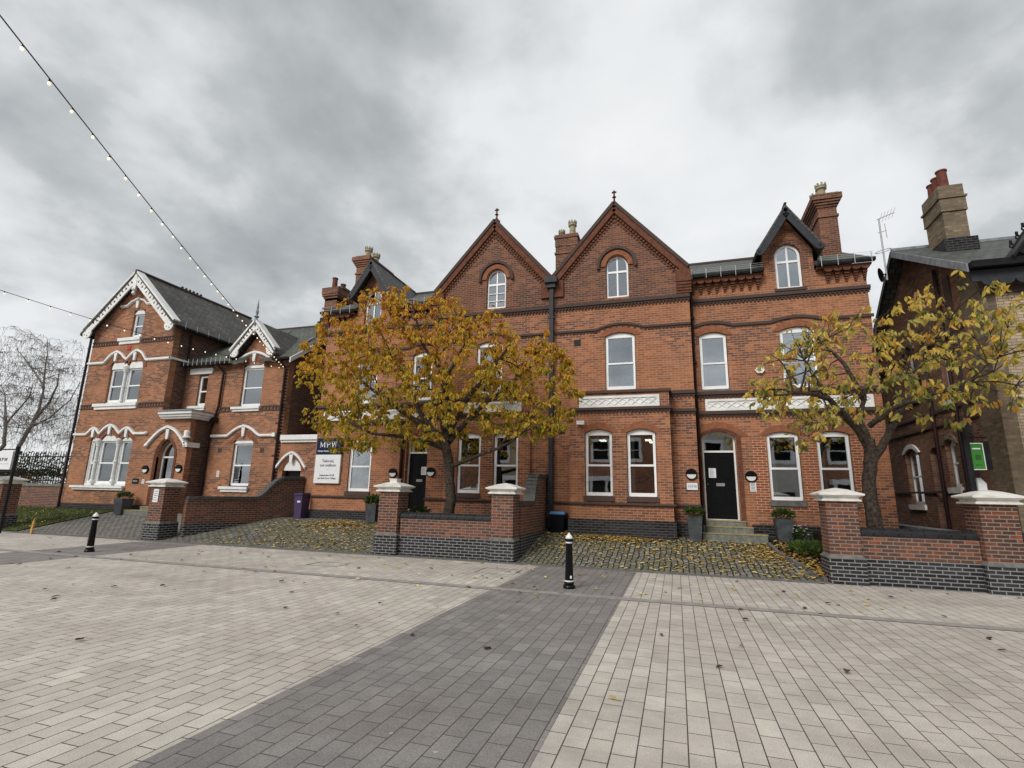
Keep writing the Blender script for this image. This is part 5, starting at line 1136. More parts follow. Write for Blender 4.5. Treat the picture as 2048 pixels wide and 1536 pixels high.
def tree(name, base, limbs, poly, yc, yh, counts, sizes, seed, label, cat, leafm, nleaf, ll, group, tintf, barkm='bark', droop=.25, weep=0):
    rnd = random.Random(seed); o = thing(name, base, label, cat, group)
    tg = [crown_points(rnd, poly, n, yc, yh) for n in counts]; tubes, tips = grow(rnd, limbs, tg, sizes, droop)
    tr = MB(); [tr.tube(a, b, n) for a, b, n in tubes[:1]]; T_ = tr.build('trunk', barkm, o, smooth=True)
    tr = MB(); [tr.tube(a, b, n, caps=False) for a, b, n in tubes[1:]]; tr.build('branches', barkm, o, smooth=True, recalc=False)
    if weep:
        tw = MB()
        for _ in range(weep):
            path = rnd.choice(tips); i = rnd.randrange(len(path)//3, len(path)); p_ = path[i]; a_ = rnd.uniform(0, 6.28); o_ = rnd.uniform(.15, .7); h_ = rnd.uniform(.12, .85); d = Vector((math.cos(a_), math.sin(a_), 0))
            tw.tube([p_, p_+d*o_*.6+Vector((0, 0, .12)), p_+d*o_-Vector((0, 0, h_*.35)), p_+d*(o_+.12)-Vector((0, 0, h_))], [.013, .011, .009, .006], 3, caps=False)
        tag(tw.build('twigs', barkm, o, recalc=False), kind='stuff')
    if nleaf:
        cr = MB(); cr.tint = []; k = 0
        while k < nleaf:
            path = rnd.choice(tips); t_ = rnd.uniform(.12, 1)**.8; i = min(len(path)-2, int(t_*(len(path)-1))); p_ = path[i].lerp(path[i+1], rnd.random())
            cl = rnd.randint(1, 4)    # leaves hang in small bunches
            ax = Vector((rnd.uniform(-1, 1), rnd.uniform(-1, 1), 0)); ct = tintf(rnd, p_)
            for _ in range(cl):
                d = Vector((rnd.gauss(0, .55), rnd.gauss(0, .55), -1+rnd.gauss(0, .35)))+ax*.25; s_ = ll*rnd.uniform(.65, 1.15)
                pp = p_+Vector((rnd.uniform(-.06, .06), rnd.uniform(-.06, .06), rnd.uniform(-.05, .03)))
                upv = Vector((rnd.uniform(-1, 1), rnd.uniform(-1, 1), rnd.uniform(-.3, .8)))
                leaf(cr, pp, d, upv, s_, s_*rnd.uniform(.40, .56), min(1, max(0, ct+rnd.gauss(0, .13)))); k += 1
        cr.build('foliage', leafm, o, recalc=False)
    return o
# the large autumn tree in the middle bed
Y1 = 14.2
L1 = [([Vector((-6.42, 14.25, .72)), at(903, 1000, 14.25), at(899, 950, 14.2), at(895, 905, 14.2), at(890, 880, 14.2)], [.19, .155, .14, .145, .13]),
      ([at(890, 890, 14.2), at(868, 865, 14.1), at(842, 828, 14.0), at(822, 780, 13.8), at(800, 735, 13.7), at(770, 700, 13.6)], [.10, .085, .07, .055, .04, .025]),
      ([at(892, 880, 14.2), at(900, 845, 14.3), at(893, 790, 14.5), at(878, 735, 14.4), at(845, 690, 14.3), at(832, 640, 14.2), at(824, 600, 14.2)], [.11, .09, .075, .06, .045, .03, .018]),
      ([at(897, 885, 14.2), at(925, 850, 14.5), at(965, 812, 14.8), at(1010, 775, 15.0), at(1060, 735, 15.1), at(1100, 705, 15.0)], [.095, .08, .065, .05, .035, .02]),
      ([at(900, 935, 14.2), at(935, 920, 14.0), at(975, 905, 13.7), at(1020, 886, 13.4), at(1060, 850, 13.2)], [.07, .055, .045, .035, .02]),
      ([at(887, 895, 14.2), at(850, 884, 13.8), at(800, 872, 13.3), at(745, 868, 12.8), at(700, 845, 12.5)], [.09, .07, .055, .04, .025]),
      ([at(893, 870, 14.2), at(940, 790, 13.4), at(990, 730, 12.8), at(1020, 690, 12.5)], [.10, .07, .05, .03]),
      ([at(888, 870, 14.2), at(880, 800, 13.3), at(900, 740, 12.7), at(930, 690, 12.4)], [.09, .07, .05, .03]),
      ([at(880, 870, 14.2), at(800, 820, 14.9), at(720, 760, 15.3), at(680, 720, 15.4)], [.09, .07, .045, .025])]
P1 = [(at(x, y, 13.9).x, at(x, y, 13.9).z) for x, y in ((600, 735), (628, 690), (665, 655), (700, 628), (760, 598), (830, 588), (870, 602), (905, 597), (950, 615), (1010, 637), (1060, 668), (1108, 676), (1142, 715), (1165, 785), (1138, 850), (1090, 890), (1030, 876), (970, 858), (910, 872), (850, 900), (780, 896), (730, 908), (680, 905), (645, 868), (632, 815), (655, 790), (615, 765))]
def tint1(r_, p_): return .34+.30*max(0, min(1, (p_.z-3.2)/3.8))**1.4+r_.gauss(0, .13)
tree('autumn_tree', (-6.42, 14.25, .7), L1, P1, 13.9, 2.1, [50, 230, 1150], [.036, .017, .008], 5, 'large spreading tree with dense orange, yellow and green leaves in front of the red house', 'tree', 'leaf', 21000, .14, 'trees in the front beds', tint1)
L2 = [([Vector((4.32, 14.15, .72)), at(1741, 1000, 14.15), at(1738, 950, 14.1), at(1742, 905, 14.1), at(1738, 878, 14.1)], [.175, .15, .14, .145, .12]),
      ([at(1738, 895, 14.1), at(1712, 858, 13.9), at(1680, 822, 13.7), at(1648, 785, 13.5), at(1622, 742, 13.3), at(1600, 700, 13.2)], [.095, .08, .07, .05, .035, .02]),
      ([at(1735, 880, 14.1), at(1722, 840, 14.2), at(1728, 800, 14.3), at(1740, 750, 14.4), at(1748, 700, 14.4), at(1752, 650, 14.4)], [.08, .065, .05, .04, .028, .015]),
      ([at(1745, 920, 14.1), at(1778, 870, 14.0), at(1790, 840, 13.9), at(1815, 800, 13.8), at(1850, 760, 13.7), at(1880, 700, 13.6), at(1900, 640, 13.5)], [.10, .085, .075, .06, .045, .03, .018]),
      ([at(1738, 850, 14.1), at(1790, 815, 13.6), at(1850, 795, 13.1), at(1920, 770, 12.8), at(1990, 740, 12.5)], [.07, .055, .045, .035, .018]),
      ([at(1700, 845, 13.8), at(1660, 800, 13.0), at(1600, 785, 12.5), at(1550, 790, 12.2)], [.07, .05, .035, .02]),
      ([at(1785, 845, 13.9), at(1840, 730, 14.8), at(1860, 660, 15.2), at(1850, 590, 15.2)], [.07, .05, .035, .015]),
      ([at(1728, 800, 14.3), at(1690, 730, 14.8), at(1650, 690, 15.1), at(1610, 650, 15.2)], [.07, .05, .035, .015])]
P2_ = [(at(x, y, 13.5).x, at(x, y, 13.5).z) for x, y in ((1485, 800), (1500, 745), (1540, 690), (1580, 655), (1640, 625), (1700, 640), (1750, 655), (1800, 600), (1850, 560), (1890, 610), (1960, 590), (2010, 620), (2090, 640), (2110, 800), (2040, 815), (1990, 835), (1920, 860), (1850, 830), (1790, 845), (1700, 830), (1650, 870), (1600, 915), (1555, 880), (1530, 840))]
def tint2(r_, p_): return .48+.05*(p_.z-4.5)+r_.gauss(0, .22)
tree('autumn_tree', (4.32, 14.15, .7), L2, P2_, 13.4, 2.0, [40, 170, 520], [.034, .015, .008], 9, 'sparse tree with large yellow leaves and bare limbs between the two right gate piers', 'tree', 'leaf2', 2900, .17, 'trees in the front beds', tint2)
# bare trees far left
L3 = [([Vector((-54.5, 30, .5)), at(38, 892, 30), at(62, 852, 30), at(78, 818, 30), at(87, 780, 30), at(90, 740, 30), at(96, 700, 30), at(94, 676, 30)], [.20, .17, .14, .11, .08, .06, .035, .02]),
      ([at(70, 838, 30), at(98, 805, 29), at(115, 770, 28.6), at(120, 735, 28.5)], [.12, .09, .06, .02]),
      ([at(88, 775, 30), at(70, 745, 31), at(48, 715, 31.5), at(35, 700, 31.5)], [.10, .07, .05, .02]), ([at(60, 855, 30), at(100, 835, 29), at(140, 800, 28.5), at(160, 765, 28.5)], [.09, .06, .04, .02])]
P3_ = [(at(x, y, 30).x, at(x, y, 30).z) for x, y in ((15, 850), (8, 760), (22, 715), (45, 676), (70, 663), (100, 668), (130, 700), (158, 735), (172, 775), (168, 830), (150, 880), (90, 890), (50, 870))]
tree('birch_tree', (-54.5, 30, .5), L3, P3_, 30, 4.5, [50, 260, 700], [.035, .018, .012], 12, 'tall bare birch with fine drooping twigs beyond the railings at the far left', 'tree', 'leaf', 0, .1, 'bare trees beyond the railings', None, 'twig', .15, weep=2600)
L4 = [([Vector((-50.5, 25, .5)), at(8, 890, 25), at(12, 840, 25), at(10, 790, 25)], [.16, .13, .10, .04]), ([at(10, 850, 25), at(35, 820, 24.5), at(58, 795, 24.2), at(66, 765, 24)], [.07, .055, .04, .02]), ([at(12, 830, 25), at(40, 850, 24), at(90, 845, 23.5), at(150, 828, 23.2)], [.055, .04, .03, .015])]
P4_ = [(at(x, y, 25).x, at(x, y, 25).z) for x, y in ((-60, 880), (-70, 760), (-20, 720), (20, 700), (55, 740), (75, 790), (130, 815), (150, 860), (120, 905), (40, 900))]
tree('bare_tree', (-50.5, 25, .5), L4, P4_, 25, 3.0, [34, 200, 700], [.035, .018, .011], 14, 'dark bare tree with tangled branches cut by the left edge of the photo', 'tree', 'leaf', 0, .1, 'bare trees beyond the railings', None, 'twig', .2, weep=500)
def bush(o, c, rad, n, ll, mat, seed, name='foliage', up_=.3, tl=(.2, .9)):
    rnd = random.Random(seed); mb = MB(); mb.tint = []
    for _ in range(n):
        v = Vector((rnd.gauss(0, 1), rnd.gauss(0, 1), rnd.gauss(0, 1))).normalized()*rnd.uniform(.35, 1)**.6
        if v.z < -.35: v.z *= -.4
        p_ = Vector(c)+Vector((v.x*rad[0], v.y*rad[1], v.z*rad[2])); d = v+Vector((rnd.gauss(0, .4), rnd.gauss(0, .4), up_+rnd.gauss(0, .3))); s_ = ll*rnd.uniform(.6, 1.2)
        leaf(mb, p_, d, Vector((rnd.uniform(-1, 1), rnd.uniform(-1, 1), 1)), s_, s_*.5, rnd.uniform(*tl))
    return mb.build(name, mat, o, recalc=False)
h_ = thing('hedge', (-37, 21, .6), 'dark overgrown hedge behind the black railings at the far left', 'hedge'); bush(h_, (-38, 21.5, 1.9), (6.5, .9, 1.75), 5200, .14, 'ivy', 3)
h_ = thing('beech_hedge', (-45, 20, .6), 'rusty orange hedge behind the railings at the left edge', 'hedge'); bush(h_, (-44.5, 24.0, 1.7), (4.6, .8, 1.3), 3000, .14, 'orangeleaf', 4)
# pale house far beyond
h_ = thing('rendered_house', (-58, 44, .5), 'distant pale rendered house glimpsed through the railings at far left', 'house'); mb = MB()
mb.slab(rect(-68, -48, .3, 5.5), [rect(-66+3*k, -64.8+3*k, 2.6, 4) for k in range(6)], 44, 44.3); mb.box(-68, -48, 44.8, 45, .3, 5.5); mb.build('wall', 'plasterhouse', h_); mb = MB(); mb.slab([(43.6, 5.5), (48, 8), (52, 5.5)], [], -68.3, -47.7, 'x'); mb.build('roof', 'slate', h_)

# ------------------------------------------------------------------ left boundary wall, railings, sign
o = thing('boundary_wall', (-32, 17.3, 0), 'low red-brick wall topped with black railings beyond the lawn', 'wall')
mb = MB(); mb.box(-46, -26.42, 17.2, 17.45, .2, 1.62); mb.build('brickwork', 'garden', o); mb = MB(); mb.box(-46, -26.42, 17.15, 17.5, 1.621, 1.74); mb.build('coping', 'stone_step', o)
mb = MB()
for z in (1.86, 3.0): mb.box(-46, -26.45, 17.30, 17.34, z, z+.05)
mb.build('rail', 'iron', o); mb = MB()
for k in range(110):
    x = -45.9+k*.177; mb.box(x-.012, x+.012, 17.31, 17.33, 1.75, 3.18); mb.slab([(x-.02, 3.18), (x+.02, 3.18), (x, 3.28)], [], 17.31, 17.33)
tag(mb.build('railing_bars', 'iron', o), kind='stuff')
o = thing('post_sign', (-22.66, 12.5, 0), 'white sign board between tall black posts cut by the left edge', 'sign')
mb = MB(); mb.lathe([(.05, 0), (.05, 2.95), (.065, 2.96), (.065, 3.0), (.03, 3.04), (.001, 3.08)], (-22.66, 12.5, 0), 10); mb.build('post', 'iron', o); mb = MB(); mb.lathe([(.05, 0), (.05, 2.95), (.065, 2.96), (.065, 3.0), (.03, 3.04), (.001, 3.08)], (-25.0, 12.5, 0), 10); mb.build('post', 'iron', o)
mb = MB(); mb.box(-24.95, -22.7, 12.47, 12.53, 2.90, 2.94); mb.box(-24.95, -22.7, 12.47, 12.53, 2.12, 2.16); mb.build('rail', 'iron', o)
mb = MB(); mb.box(-24.85, -22.82, 12.47, 12.53, 2.2, 2.86); mb.build('board', 'signwhite', o)
text(o, 'TO LET  Call 01-97', (-23.0, 12.465, 2.50), .15, 'ink', .003, 'RIGHT') if False else None
mb = MB(); mb.box(-24.7, -22.95, 12.463, 12.469, 2.40, 2.405); mb.build('rule_line', 'ink', o)
text(o, 'M P W', (-23.28, 12.465, 2.50), .17, 'ink', .004)
o = thing('marker_stake', (-21.55, 12.80, 0), 'short leaning red and yellow wooden stake at the lawn corner', 'stake'); mb = MB(); mb.cbox((-21.53, 12.8, .2), (.09, .05, .44), ry=R(4)); mb.slab([(-21.56, .41), (-21.48, .41), (-21.50, .56)], [], 12.785, 12.815); mb.build('post', 'stake', o)
# ------------------------------------------------------------------ bollards
def bollard(x, y, lab):
    o = thing('bollard', (x, y, 0), lab, 'bollard', 'black bollards along the pavement'); mb = MB()
    mb.lathe([(.115, 0), (.115, .035), (.105, .06), (.085, .075), (.095, .10), (.088, .125)], (x, y, 0), 24); mb.lathe([(.080, .151), (.060, .815)], (x, y, 0), 24); mb.lathe([(.058, .842), (.075, .86), (.08, .885), (.07, .90)], (x, y, 0), 24); mb.build('body', 'black', o, smooth=False)
    mb = MB(); mb.lathe([(.086, .126), (.086, .15)], (x, y, 0), 24); mb.build('lower_band', 'white', o); mb = MB(); mb.lathe([(.065, .816), (.065, .841)], (x, y, 0), 24); mb.build('upper_band', 'white', o)
    mb = MB(); mb.lathe([(.069, .901), (.066, .925), (.05, .955), (.025, .98), (.018, 1.0), (.001, 1.008)], (x, y, 0), 24); mb.build('cap', 'white', o, smooth=False); return o
b1_ = bollard(-2.0, 10.1, 'black bollard with white cap standing on the dark paving band near the middle')
mb = MB(); mb.box(-1.965, -1.935, 10.012, 10.018, .19, .24); mb.build('sticker', 'signwhite', b1_)
bollard(-14.72, 10.15, 'black bollard with white cap on the left, in front of the left driveway')
# ------------------------------------------------------------------ wall lights
def wlight(x, y, z, lab):
    o = thing('wall_light', (x, y, z), lab, 'wall light', 'round bulkhead lights beside the doors'); n = 24; rr = .165
    circ = lambda r_, a0, a1: [(x+r_*math.cos(a0+(a1-a0)*i/n), z+r_*math.sin(a0+(a1-a0)*i/n)) for i in range(n+1)]
    mb = MB(); mb.slab([(x+rr*math.cos(i*math.pi/12), z+rr*math.sin(i*math.pi/12)) for i in range(24)], [], y-.05, y-.003); mb.slab(circ(rr-.002, .02, math.pi-.02), [], y-.09, y-.051)
    mb.build('hood', 'black', o); mb = MB(); mb.slab(circ(rr*.8, math.pi, 2*math.pi), [], y-.075, y-.0505); mb.build('diffuser', 'lampwhite', o); return o
wlight(.44, YG, 2.40, 'round black and white wall light left of the right door, above the plaque'); wlight(2.13, YW, 2.37, 'round black and white wall light right of the right door, above a paper notice')
p_ = at(787, 944.4, YW); wlight(p_.x, YW, 2.38, 'round wall light left of the left black door'); p_ = at(882, 944, YW); wlight(-8.12, YG, 2.40, 'round wall light right of the left black door, beside the tree trunk')
wlight(-21.60, YT, 2.42, 'round wall light left of the grey gothic door of the left house'); wlight(-19.74, YT, 2.46, 'round wall light right of the grey gothic door of the left house')
# ------------------------------------------------------------------ signs
o = thing('college_sign', (-12.72, YW-.05, 2.8), 'tall navy and white college sign on the left end wall of the red house', 'sign')
mb = MB(); mb.box(-13.28, -12.15, YW-.10, YW-.013, 3.05, 3.68); mb.build('header_panel', 'navy', o); mb = MB(); mb.box(-13.28, -12.15, YW-.10, YW-.013, 1.97, 3.047); mb.build('text_panel', 'signwhite', o)
ys = YW-.104
def serifs(o, x, z, h, mat, y, bar=True):
    """M P W in a book face built from strokes with serifs, thin rules between"""
    mb = MB(); th, tn = h*.17, h*.07
    def st(pts, w_): mb.strip(pts, w_, y-.004, y)
    def sf(xx, zz, w_): mb.box(xx-w_/2, xx+w_/2, y-.0042, y-.0002, zz, zz+h*.05)
    a = x; st([(a, z), (a, z+h)], tn); st([(a+.0, z+h*.98), (a+h*.42, z+.02)], th); st([(a+h*.42, z+.02), (a+h*.84, z+h*.98)], tn); st([(a+h*.86, z), (a+h*.86, z+h)], th); [sf(a+q*h, z+v, .24*h) for q, v in ((0, 0), (.86, 0), (0, h*.95), (.86, h*.95))]
    a = x+1.5*h; st([(a, z), (a, z+h)], th); st([(a, z+h*.96), (a+h*.3, z+h*.96), (a+h*.46, z+h*.86), (a+h*.5, z+h*.72), (a+h*.45, z+h*.57), (a+h*.3, z+h*.48), (a, z+h*.47)], th*.6); sf(a, z, .3*h)
    a = x+2.45*h; st([(a, z+h), (a+h*.27, z)], th); st([(a+h*.27, z), (a+h*.52, z+h)], tn); st([(a+h*.52, z+h), (a+h*.78, z)], th); st([(a+h*.78, z), (a+h*1.02, z+h)], tn); [sf(a+q*h, z+h*.95, .24*h) for q in (0, .52, 1.02)]
    if bar: mb.box(x+1.14*h, x+1.17*h, y-.004, y, z-.1*h, z+1.1*h); mb.box(x+2.15*h, x+2.18*h, y-.004, y, z-.1*h, z+1.1*h)
    return mb.build('monogram', mat, o)
serifs(o, -13.10, 3.33, .21, 'signwhite', ys); text(o, 'Mander Portman Woodward', (-12.715, ys, 3.16), .083, 'signwhite', .002)
text(o, 'Tailored,', (-12.70, ys, 2.76), .15, 'ink', .001); text(o, 'not uniform', (-12.70, ys, 2.60), .15, 'ink', .001, shear=.25); mb = MB(); mb.box(-12.76, -12.66, ys-.003, ys, 2.50, 2.506); mb.build('rule_line', 'ink', o)
text(o, 'Independent GCSE', (-12.70, ys, 2.24), .085, 'ink', .001); text(o, 'and Sixth Form College', (-12.70, ys, 2.13), .085, 'ink', .001)
o = thing('door_plaque', (.45, YG, 2.05), 'small white lettered plaque under the wall light left of the right door', 'plaque'); mb = MB(); mb.box(.29, .60, YG-.03, YG-.003, 1.94, 2.15); mb.build('plate', 'signwhite', o); mb = MB(); mb.box(.275, .615, YG-.02, YG-.0025, 1.925, 2.165); mb.build('border', 'black', o); serifs(o, .345, 2.01, .065, 'ink', YG-.031, False)
def paper(x, y, z, w_, h, lab, lines=5, g='paper notices'):
    o = thing('paper_notice', (x, y, z), lab, 'notice', g); mb = MB(); mb.box(x-w_/2, x+w_/2, y-.01, y-.003, z-h/2, z+h/2); mb.build('sheet', 'signwhite', o); mb = MB()
    for k in range(lines): zz = z+h/2-h*(k+1)/(lines+1); mb.box(x-w_*.36, x+w_*(.36-.12*(k % 2)), y-.0125, y-.0105, zz-.008, zz+.008)
    mb.build('printed_lines', 'ink', o); return o
paper(2.17, YW, 2.06, .17, .26, 'white paper notice under the wall light right of the right door'); paper(-16.38, 13.37-.299, 1.42, .22, .42, 'white paper notice on the brick gate pier by the left house')
paper(-21.66, YT, 1.91, .15, .18, 'small white notice left of the gothic door of the left house', 3); paper(at(436, 946, YL).x, YL, 2.3, .14, .26, 'small pinkish notice on the wall between the door and window of the left house', 4)
o = thing('entry_panel', (-22.08, YT, 1.93), 'dark square plaque under the triple window side of the gothic door', 'plaque'); mb = MB(); mb.box(-22.26, -21.92, YT-.03, YT-.003, 1.82, 2.03); mb.build('plate', 'iron', o); mb = MB(); mb.box(-22.22, -21.96, YT-.034, YT-.0305, 1.9, 1.95); mb.build('engraving', 'lead', o)
def camera_box(x, y, z, lab, s_=1):
    o = thing('floodlight', (x, y, z), lab, 'floodlight'); mb = MB(); mb.box(x-.12*s_, x+.12*s_, y-.14, y-.05, z-.05, z+.07); mb.build('housing', 'white', o); mb = MB(); mb.box(x-.03, x+.03, y-.05, y-.003, z-.03, z+.05); mb.build('bracket', 'lead', o); return o
camera_box(-2.78, 16.0, 3.93, 'small white floodlight above the left window of the red house bay')
o = thing('alarm_box', (-19.40, YT-.15, 3.9), 'white round security sounder on the corner above the gothic door', 'alarm'); mb = MB(); mb.lathe([(.16, 3.72), (.17, 3.76), (.11, 3.80), (.12, 3.98), (.10, 4.03), (.001, 4.05)], (-19.42, YT-.17, 0), 14); mb.build('housing', 'white', o); mb = MB(); mb.lathe([(.09, 3.62), (.12, 3.715)], (-19.42, YT-.17, 0), 12); mb.build('lens', 'lead', o)
p_ = at(1519, 741, YW); o = thing('alarm_box', (p_.x, YW, p_.z), 'small white hexagonal burglar alarm between the upper right windows', 'alarm'); mb = MB(); mb.slab([(p_.x+.14*math.cos(R(a)), p_.z+.11*math.sin(R(a))) for a in range(0, 360, 60)], [], YW-.08, YW-.003); mb.build('housing', 'white', o); mb = MB(); mb.slab([(p_.x-.05, p_.z-.03), (p_.x+.05, p_.z-.03), (p_.x, p_.z+.05)], [], YW-.085, YW-.0805); mb.build('badge', 'navy', o)
# green hanging sign on a black post
PX, PY = 5.72, 13.75
o = thing('hanging_sign', (PX, PY, .5), 'green framed sign hanging from a black post above the right gate pier', 'sign'); q0 = at(1925, 850, PY); mb = MB(); mb.lathe([(.075, .5), (.075, 3.35), (.09, 3.36), (.09, 3.42), (.001, 3.5)], (q0.x, PY, 0), 8); mb.build('post', 'iron', o)
a_, b_ = at(1936, 888, PY), at(1966, 938, PY); x0, x1, z0, z1 = a_.x+.02, b_.x+.04, b_.z, a_.z
mb = MB(); mb.tube([(q0.x, PY, z1+.14), (x1+.12, PY, z1+.14)], .015, 6); mb.tube([(q0.x, PY, z1+.33), (x1-.08, PY, z1+.14)], .012, 6); mb.tube([(x0+.05, PY, z1+.14), (x0+.05, PY, z1+.02)], .008, 5); mb.tube([(x1-.05, PY, z1+.14), (x1-.05, PY, z1+.02)], .008, 5); mb.build('bracket', 'iron', o)
mb = MB(); mb.box(x0-.02, x1+.02, PY-.02, PY+.10, z0-.02, z1+.02); mb.build('frame', 'white', o); mb = MB(); mb.box(x1+.021, x1+.14, PY+.0, PY+.09, z0-.02, z1+.06); mb.build('side_case', 'iron', o); mb = MB(); mb.box(x0, x1, PY-.028, PY-.0205, z0, z1); mb.build('panel', 'green', o)
mb = MB(); w_ = x1-x0; h = z1-z0; mb.box(x0+w_*.12, x1-w_*.2, PY-.033, PY-.0285, z1-h*.22, z1-h*.17); mb.build('heading_line', 'signwhite', o); mb = MB(); mb.box(x0+w_*.3, x1-w_*.25, PY-.033, PY-.0285, z0+h*.36, z0+h*.56); mb.slab([(x0+w_*.2, z0+h*.15), (x0+w_*.34, z0+h*.11), (x0+w_*.34, z0+h*.135), (x1-w_*.22, z0+h*.14), (x1-w_*.22, z0+h*.165), (x0+w_*.34, z0+h*.165), (x0+w_*.34, z0+h*.19)], [], PY-.033, PY-.0285); mb.build('print', 'dkgreen', o)
o = thing('estate_board', (5.9, 14.1, .5), 'pale lilac boards standing behind the right gate pier cap', 'board'); mb = MB(); a_, b_ = at(1936, 958, 14.1), at(1946, 1000, 14.1); mb.box(a_.x-.02, a_.x+.12, 14.05, 14.09, b_.z-.3, a_.z); mb.build('panel', 'signwhite', o); mb = MB(); a_ = at(1951, 956, 14.1); mb.slab([(a_.x, b_.z-.3), (a_.x+.16, b_.z-.3), (a_.x+.16, a_.z-.12), (a_.x+.07, a_.z), (a_.x, a_.z)], [], 14.05, 14.09); mb.build('panel', 'signwhite', o)
# ------------------------------------------------------------------ steps, handrail
def steps(base, arr, lab):
    o = thing('stone_steps', base, lab, 'steps', 'door steps')
    for (x0, x1, y0, y1, z0, z1) in arr:
        mb = MB(); mb.box(x0, x1, y0, y1, z0, z1-.03); t_ = mb.build('tread', 'stone_step', o); mb = MB(); mb.box(x0-.01, x1+.01, y0-.015, y1-.002, z1-.029, z1); mb.build('nosing', 'yellow', t_)
steps((1.3, 16.5, .5), [(.70, 1.90, 16.92, 17.22, .4, 1.075), (.68, 2.05, 16.62, 16.93, .4, .92), (.66, 2.36, 16.30, 16.63, .35, .745)], 'three worn stone steps with yellow edges below the right black door')
steps((-9.0, 16.5, .6), [(-9.6, -8.35, 16.75, 17.2, .4, 1.07), (-9.8, -8.35, 16.40, 16.76, .4, .90)], 'stone steps with yellow edges below the left black door')
steps((-20.7, 16.2, .6), [(-21.2, -20.1, 16.3, 16.60, .4, .90), (-21.7, -20.0, 16.0, 16.31, .3, .76)], 'low stone steps at the gothic door of the left house')
o = thing('handrail', (.62, 16.6, .5), 'thin black handrail beside the steps of the right door', 'handrail'); mb = MB(); mb.tube([(.70, 16.98, 1.75), (.72, 16.9, 1.76), (.74, 16.42, 1.42), (.76, 16.38, 1.36), (.76, 16.36, .45)], .014, 6); mb.build('rail', 'iron', o)
# ------------------------------------------------------------------ planters and bins
def planter(x, y, z, lab, h=.68, tw=.44, kind=0):
    o = thing('planter', (x, y, z), lab, 'planter', 'tall square grey planters with evergreens'); mb = MB(); mb.lathe([(tw*.37, 0), (tw*.5, h), (tw*.46, h), (tw*.44, h-.06)], (x, y, z), sq=True); mb.build('pot', 'planter', o)
    mb = MB(); mb.lathe([(tw*.43, h-.08), (tw*.43, h-.05)], (x, y, z), sq=True); mb.build('earth', 'soil', o)
    if kind == 0: bush(o, (x, y, z+h+.09), (.30, .28, .17), 420, .085, 'greenleaf', int(abs(x)*10), 'plant')
    else: bush(o, (x, y, z+h+.05), (.26, .26, .16), 260, .20, 'greenleaf', int(abs(x)*10), 'plant', 1.3)
    return o
planter(.45, 16.12, gz(.45, 16.1)-.0, 'grey planter with low evergreen left of the right door steps', .69, .42); planter(2.82, 16.55, .47, 'grey planter with bushy evergreen under the window right of the right door', .72, .46)
planter(-10.25, 16.42, .64, 'grey planter with spiky plant under the window beside the college sign', .62, .44, 1); planter(-21.9, 16.1, gz(-22, 16.1)-.0, 'grey planter with leafy shrub by the lawn of the left house', .62, .50)
o = thing('wheelie_bin', (-13.60, 16.78, .66), 'purple wheelie bin between the curved wall and the red house', 'bin'); mb = MB(); b = [(-.15, -.20, 0), (.15, -.20, 0), (.15, .18, 0), (-.15, .18, 0)]; t = [(-.18, -.24, .84), (.18, -.24, .84), (.18, .24, .84), (-.18, .24, .84)]
c0 = Vector((-13.60, 16.78, .66)); mb.mesh([c0+Vector(q) for q in b+t], [(0, 1, 2, 3), (4, 7, 6, 5), (0, 4, 5, 1), (1, 5, 6, 2), (2, 6, 7, 3), (3, 7, 4, 0)]); mb.build('body', 'purple', o); mb = MB(); mb.box(c0.x-.20, c0.x+.20, c0.y-.27, c0.y+.24, c0.z+.842, c0.z+.89); mb.box(c0.x-.18, c0.x+.18, c0.y-.23, c0.y+.21, c0.z+.891, c0.z+.93); mb.build('lid', 'purple', o); mb = MB(); mb.box(c0.x-.02, c0.x+.12, c0.y-.25, c0.y-.233, c0.z+.58, c0.z+.64); mb.build('label_sticker', 'signwhite', o)
mb = MB()
for q in (-.17, .17): mb.tube([(c0.x+q-.03, c0.y+.20, c0.z+.1), (c0.x+q+.03, c0.y+.24, c0.z+.1)], .1, 12)
mb.build('wheels', 'iron', o)
o = thing('recycling_bin', (-3.55, 16.25, .6), 'small black bin with blue lid beside the central drainpipe', 'bin'); c0 = Vector((-3.55, 16.25, .59)); mb = MB(); mb.lathe([(.18, 0), (.22, .54)], c0, sq=True); mb.build('body', 'black', o); mb = MB(); mb.lathe([(.24, .541), (.24, .58), (.20, .62)], c0, sq=True); mb.build('lid', 'blue_lid', o)
o = thing('recycling_bin', (-9.78, 16.55, .64), 'small dark navy bin squeezed behind the left planter', 'bin'); c0 = Vector((-9.78, 16.6, .64)); mb = MB(); mb.lathe([(.16, 0), (.19, .46)], c0, sq=True); mb.build('body', 'navy', o); mb = MB(); mb.lathe([(.20, .461), (.20, .50)], c0, sq=True); mb.build('lid', 'navy', o)
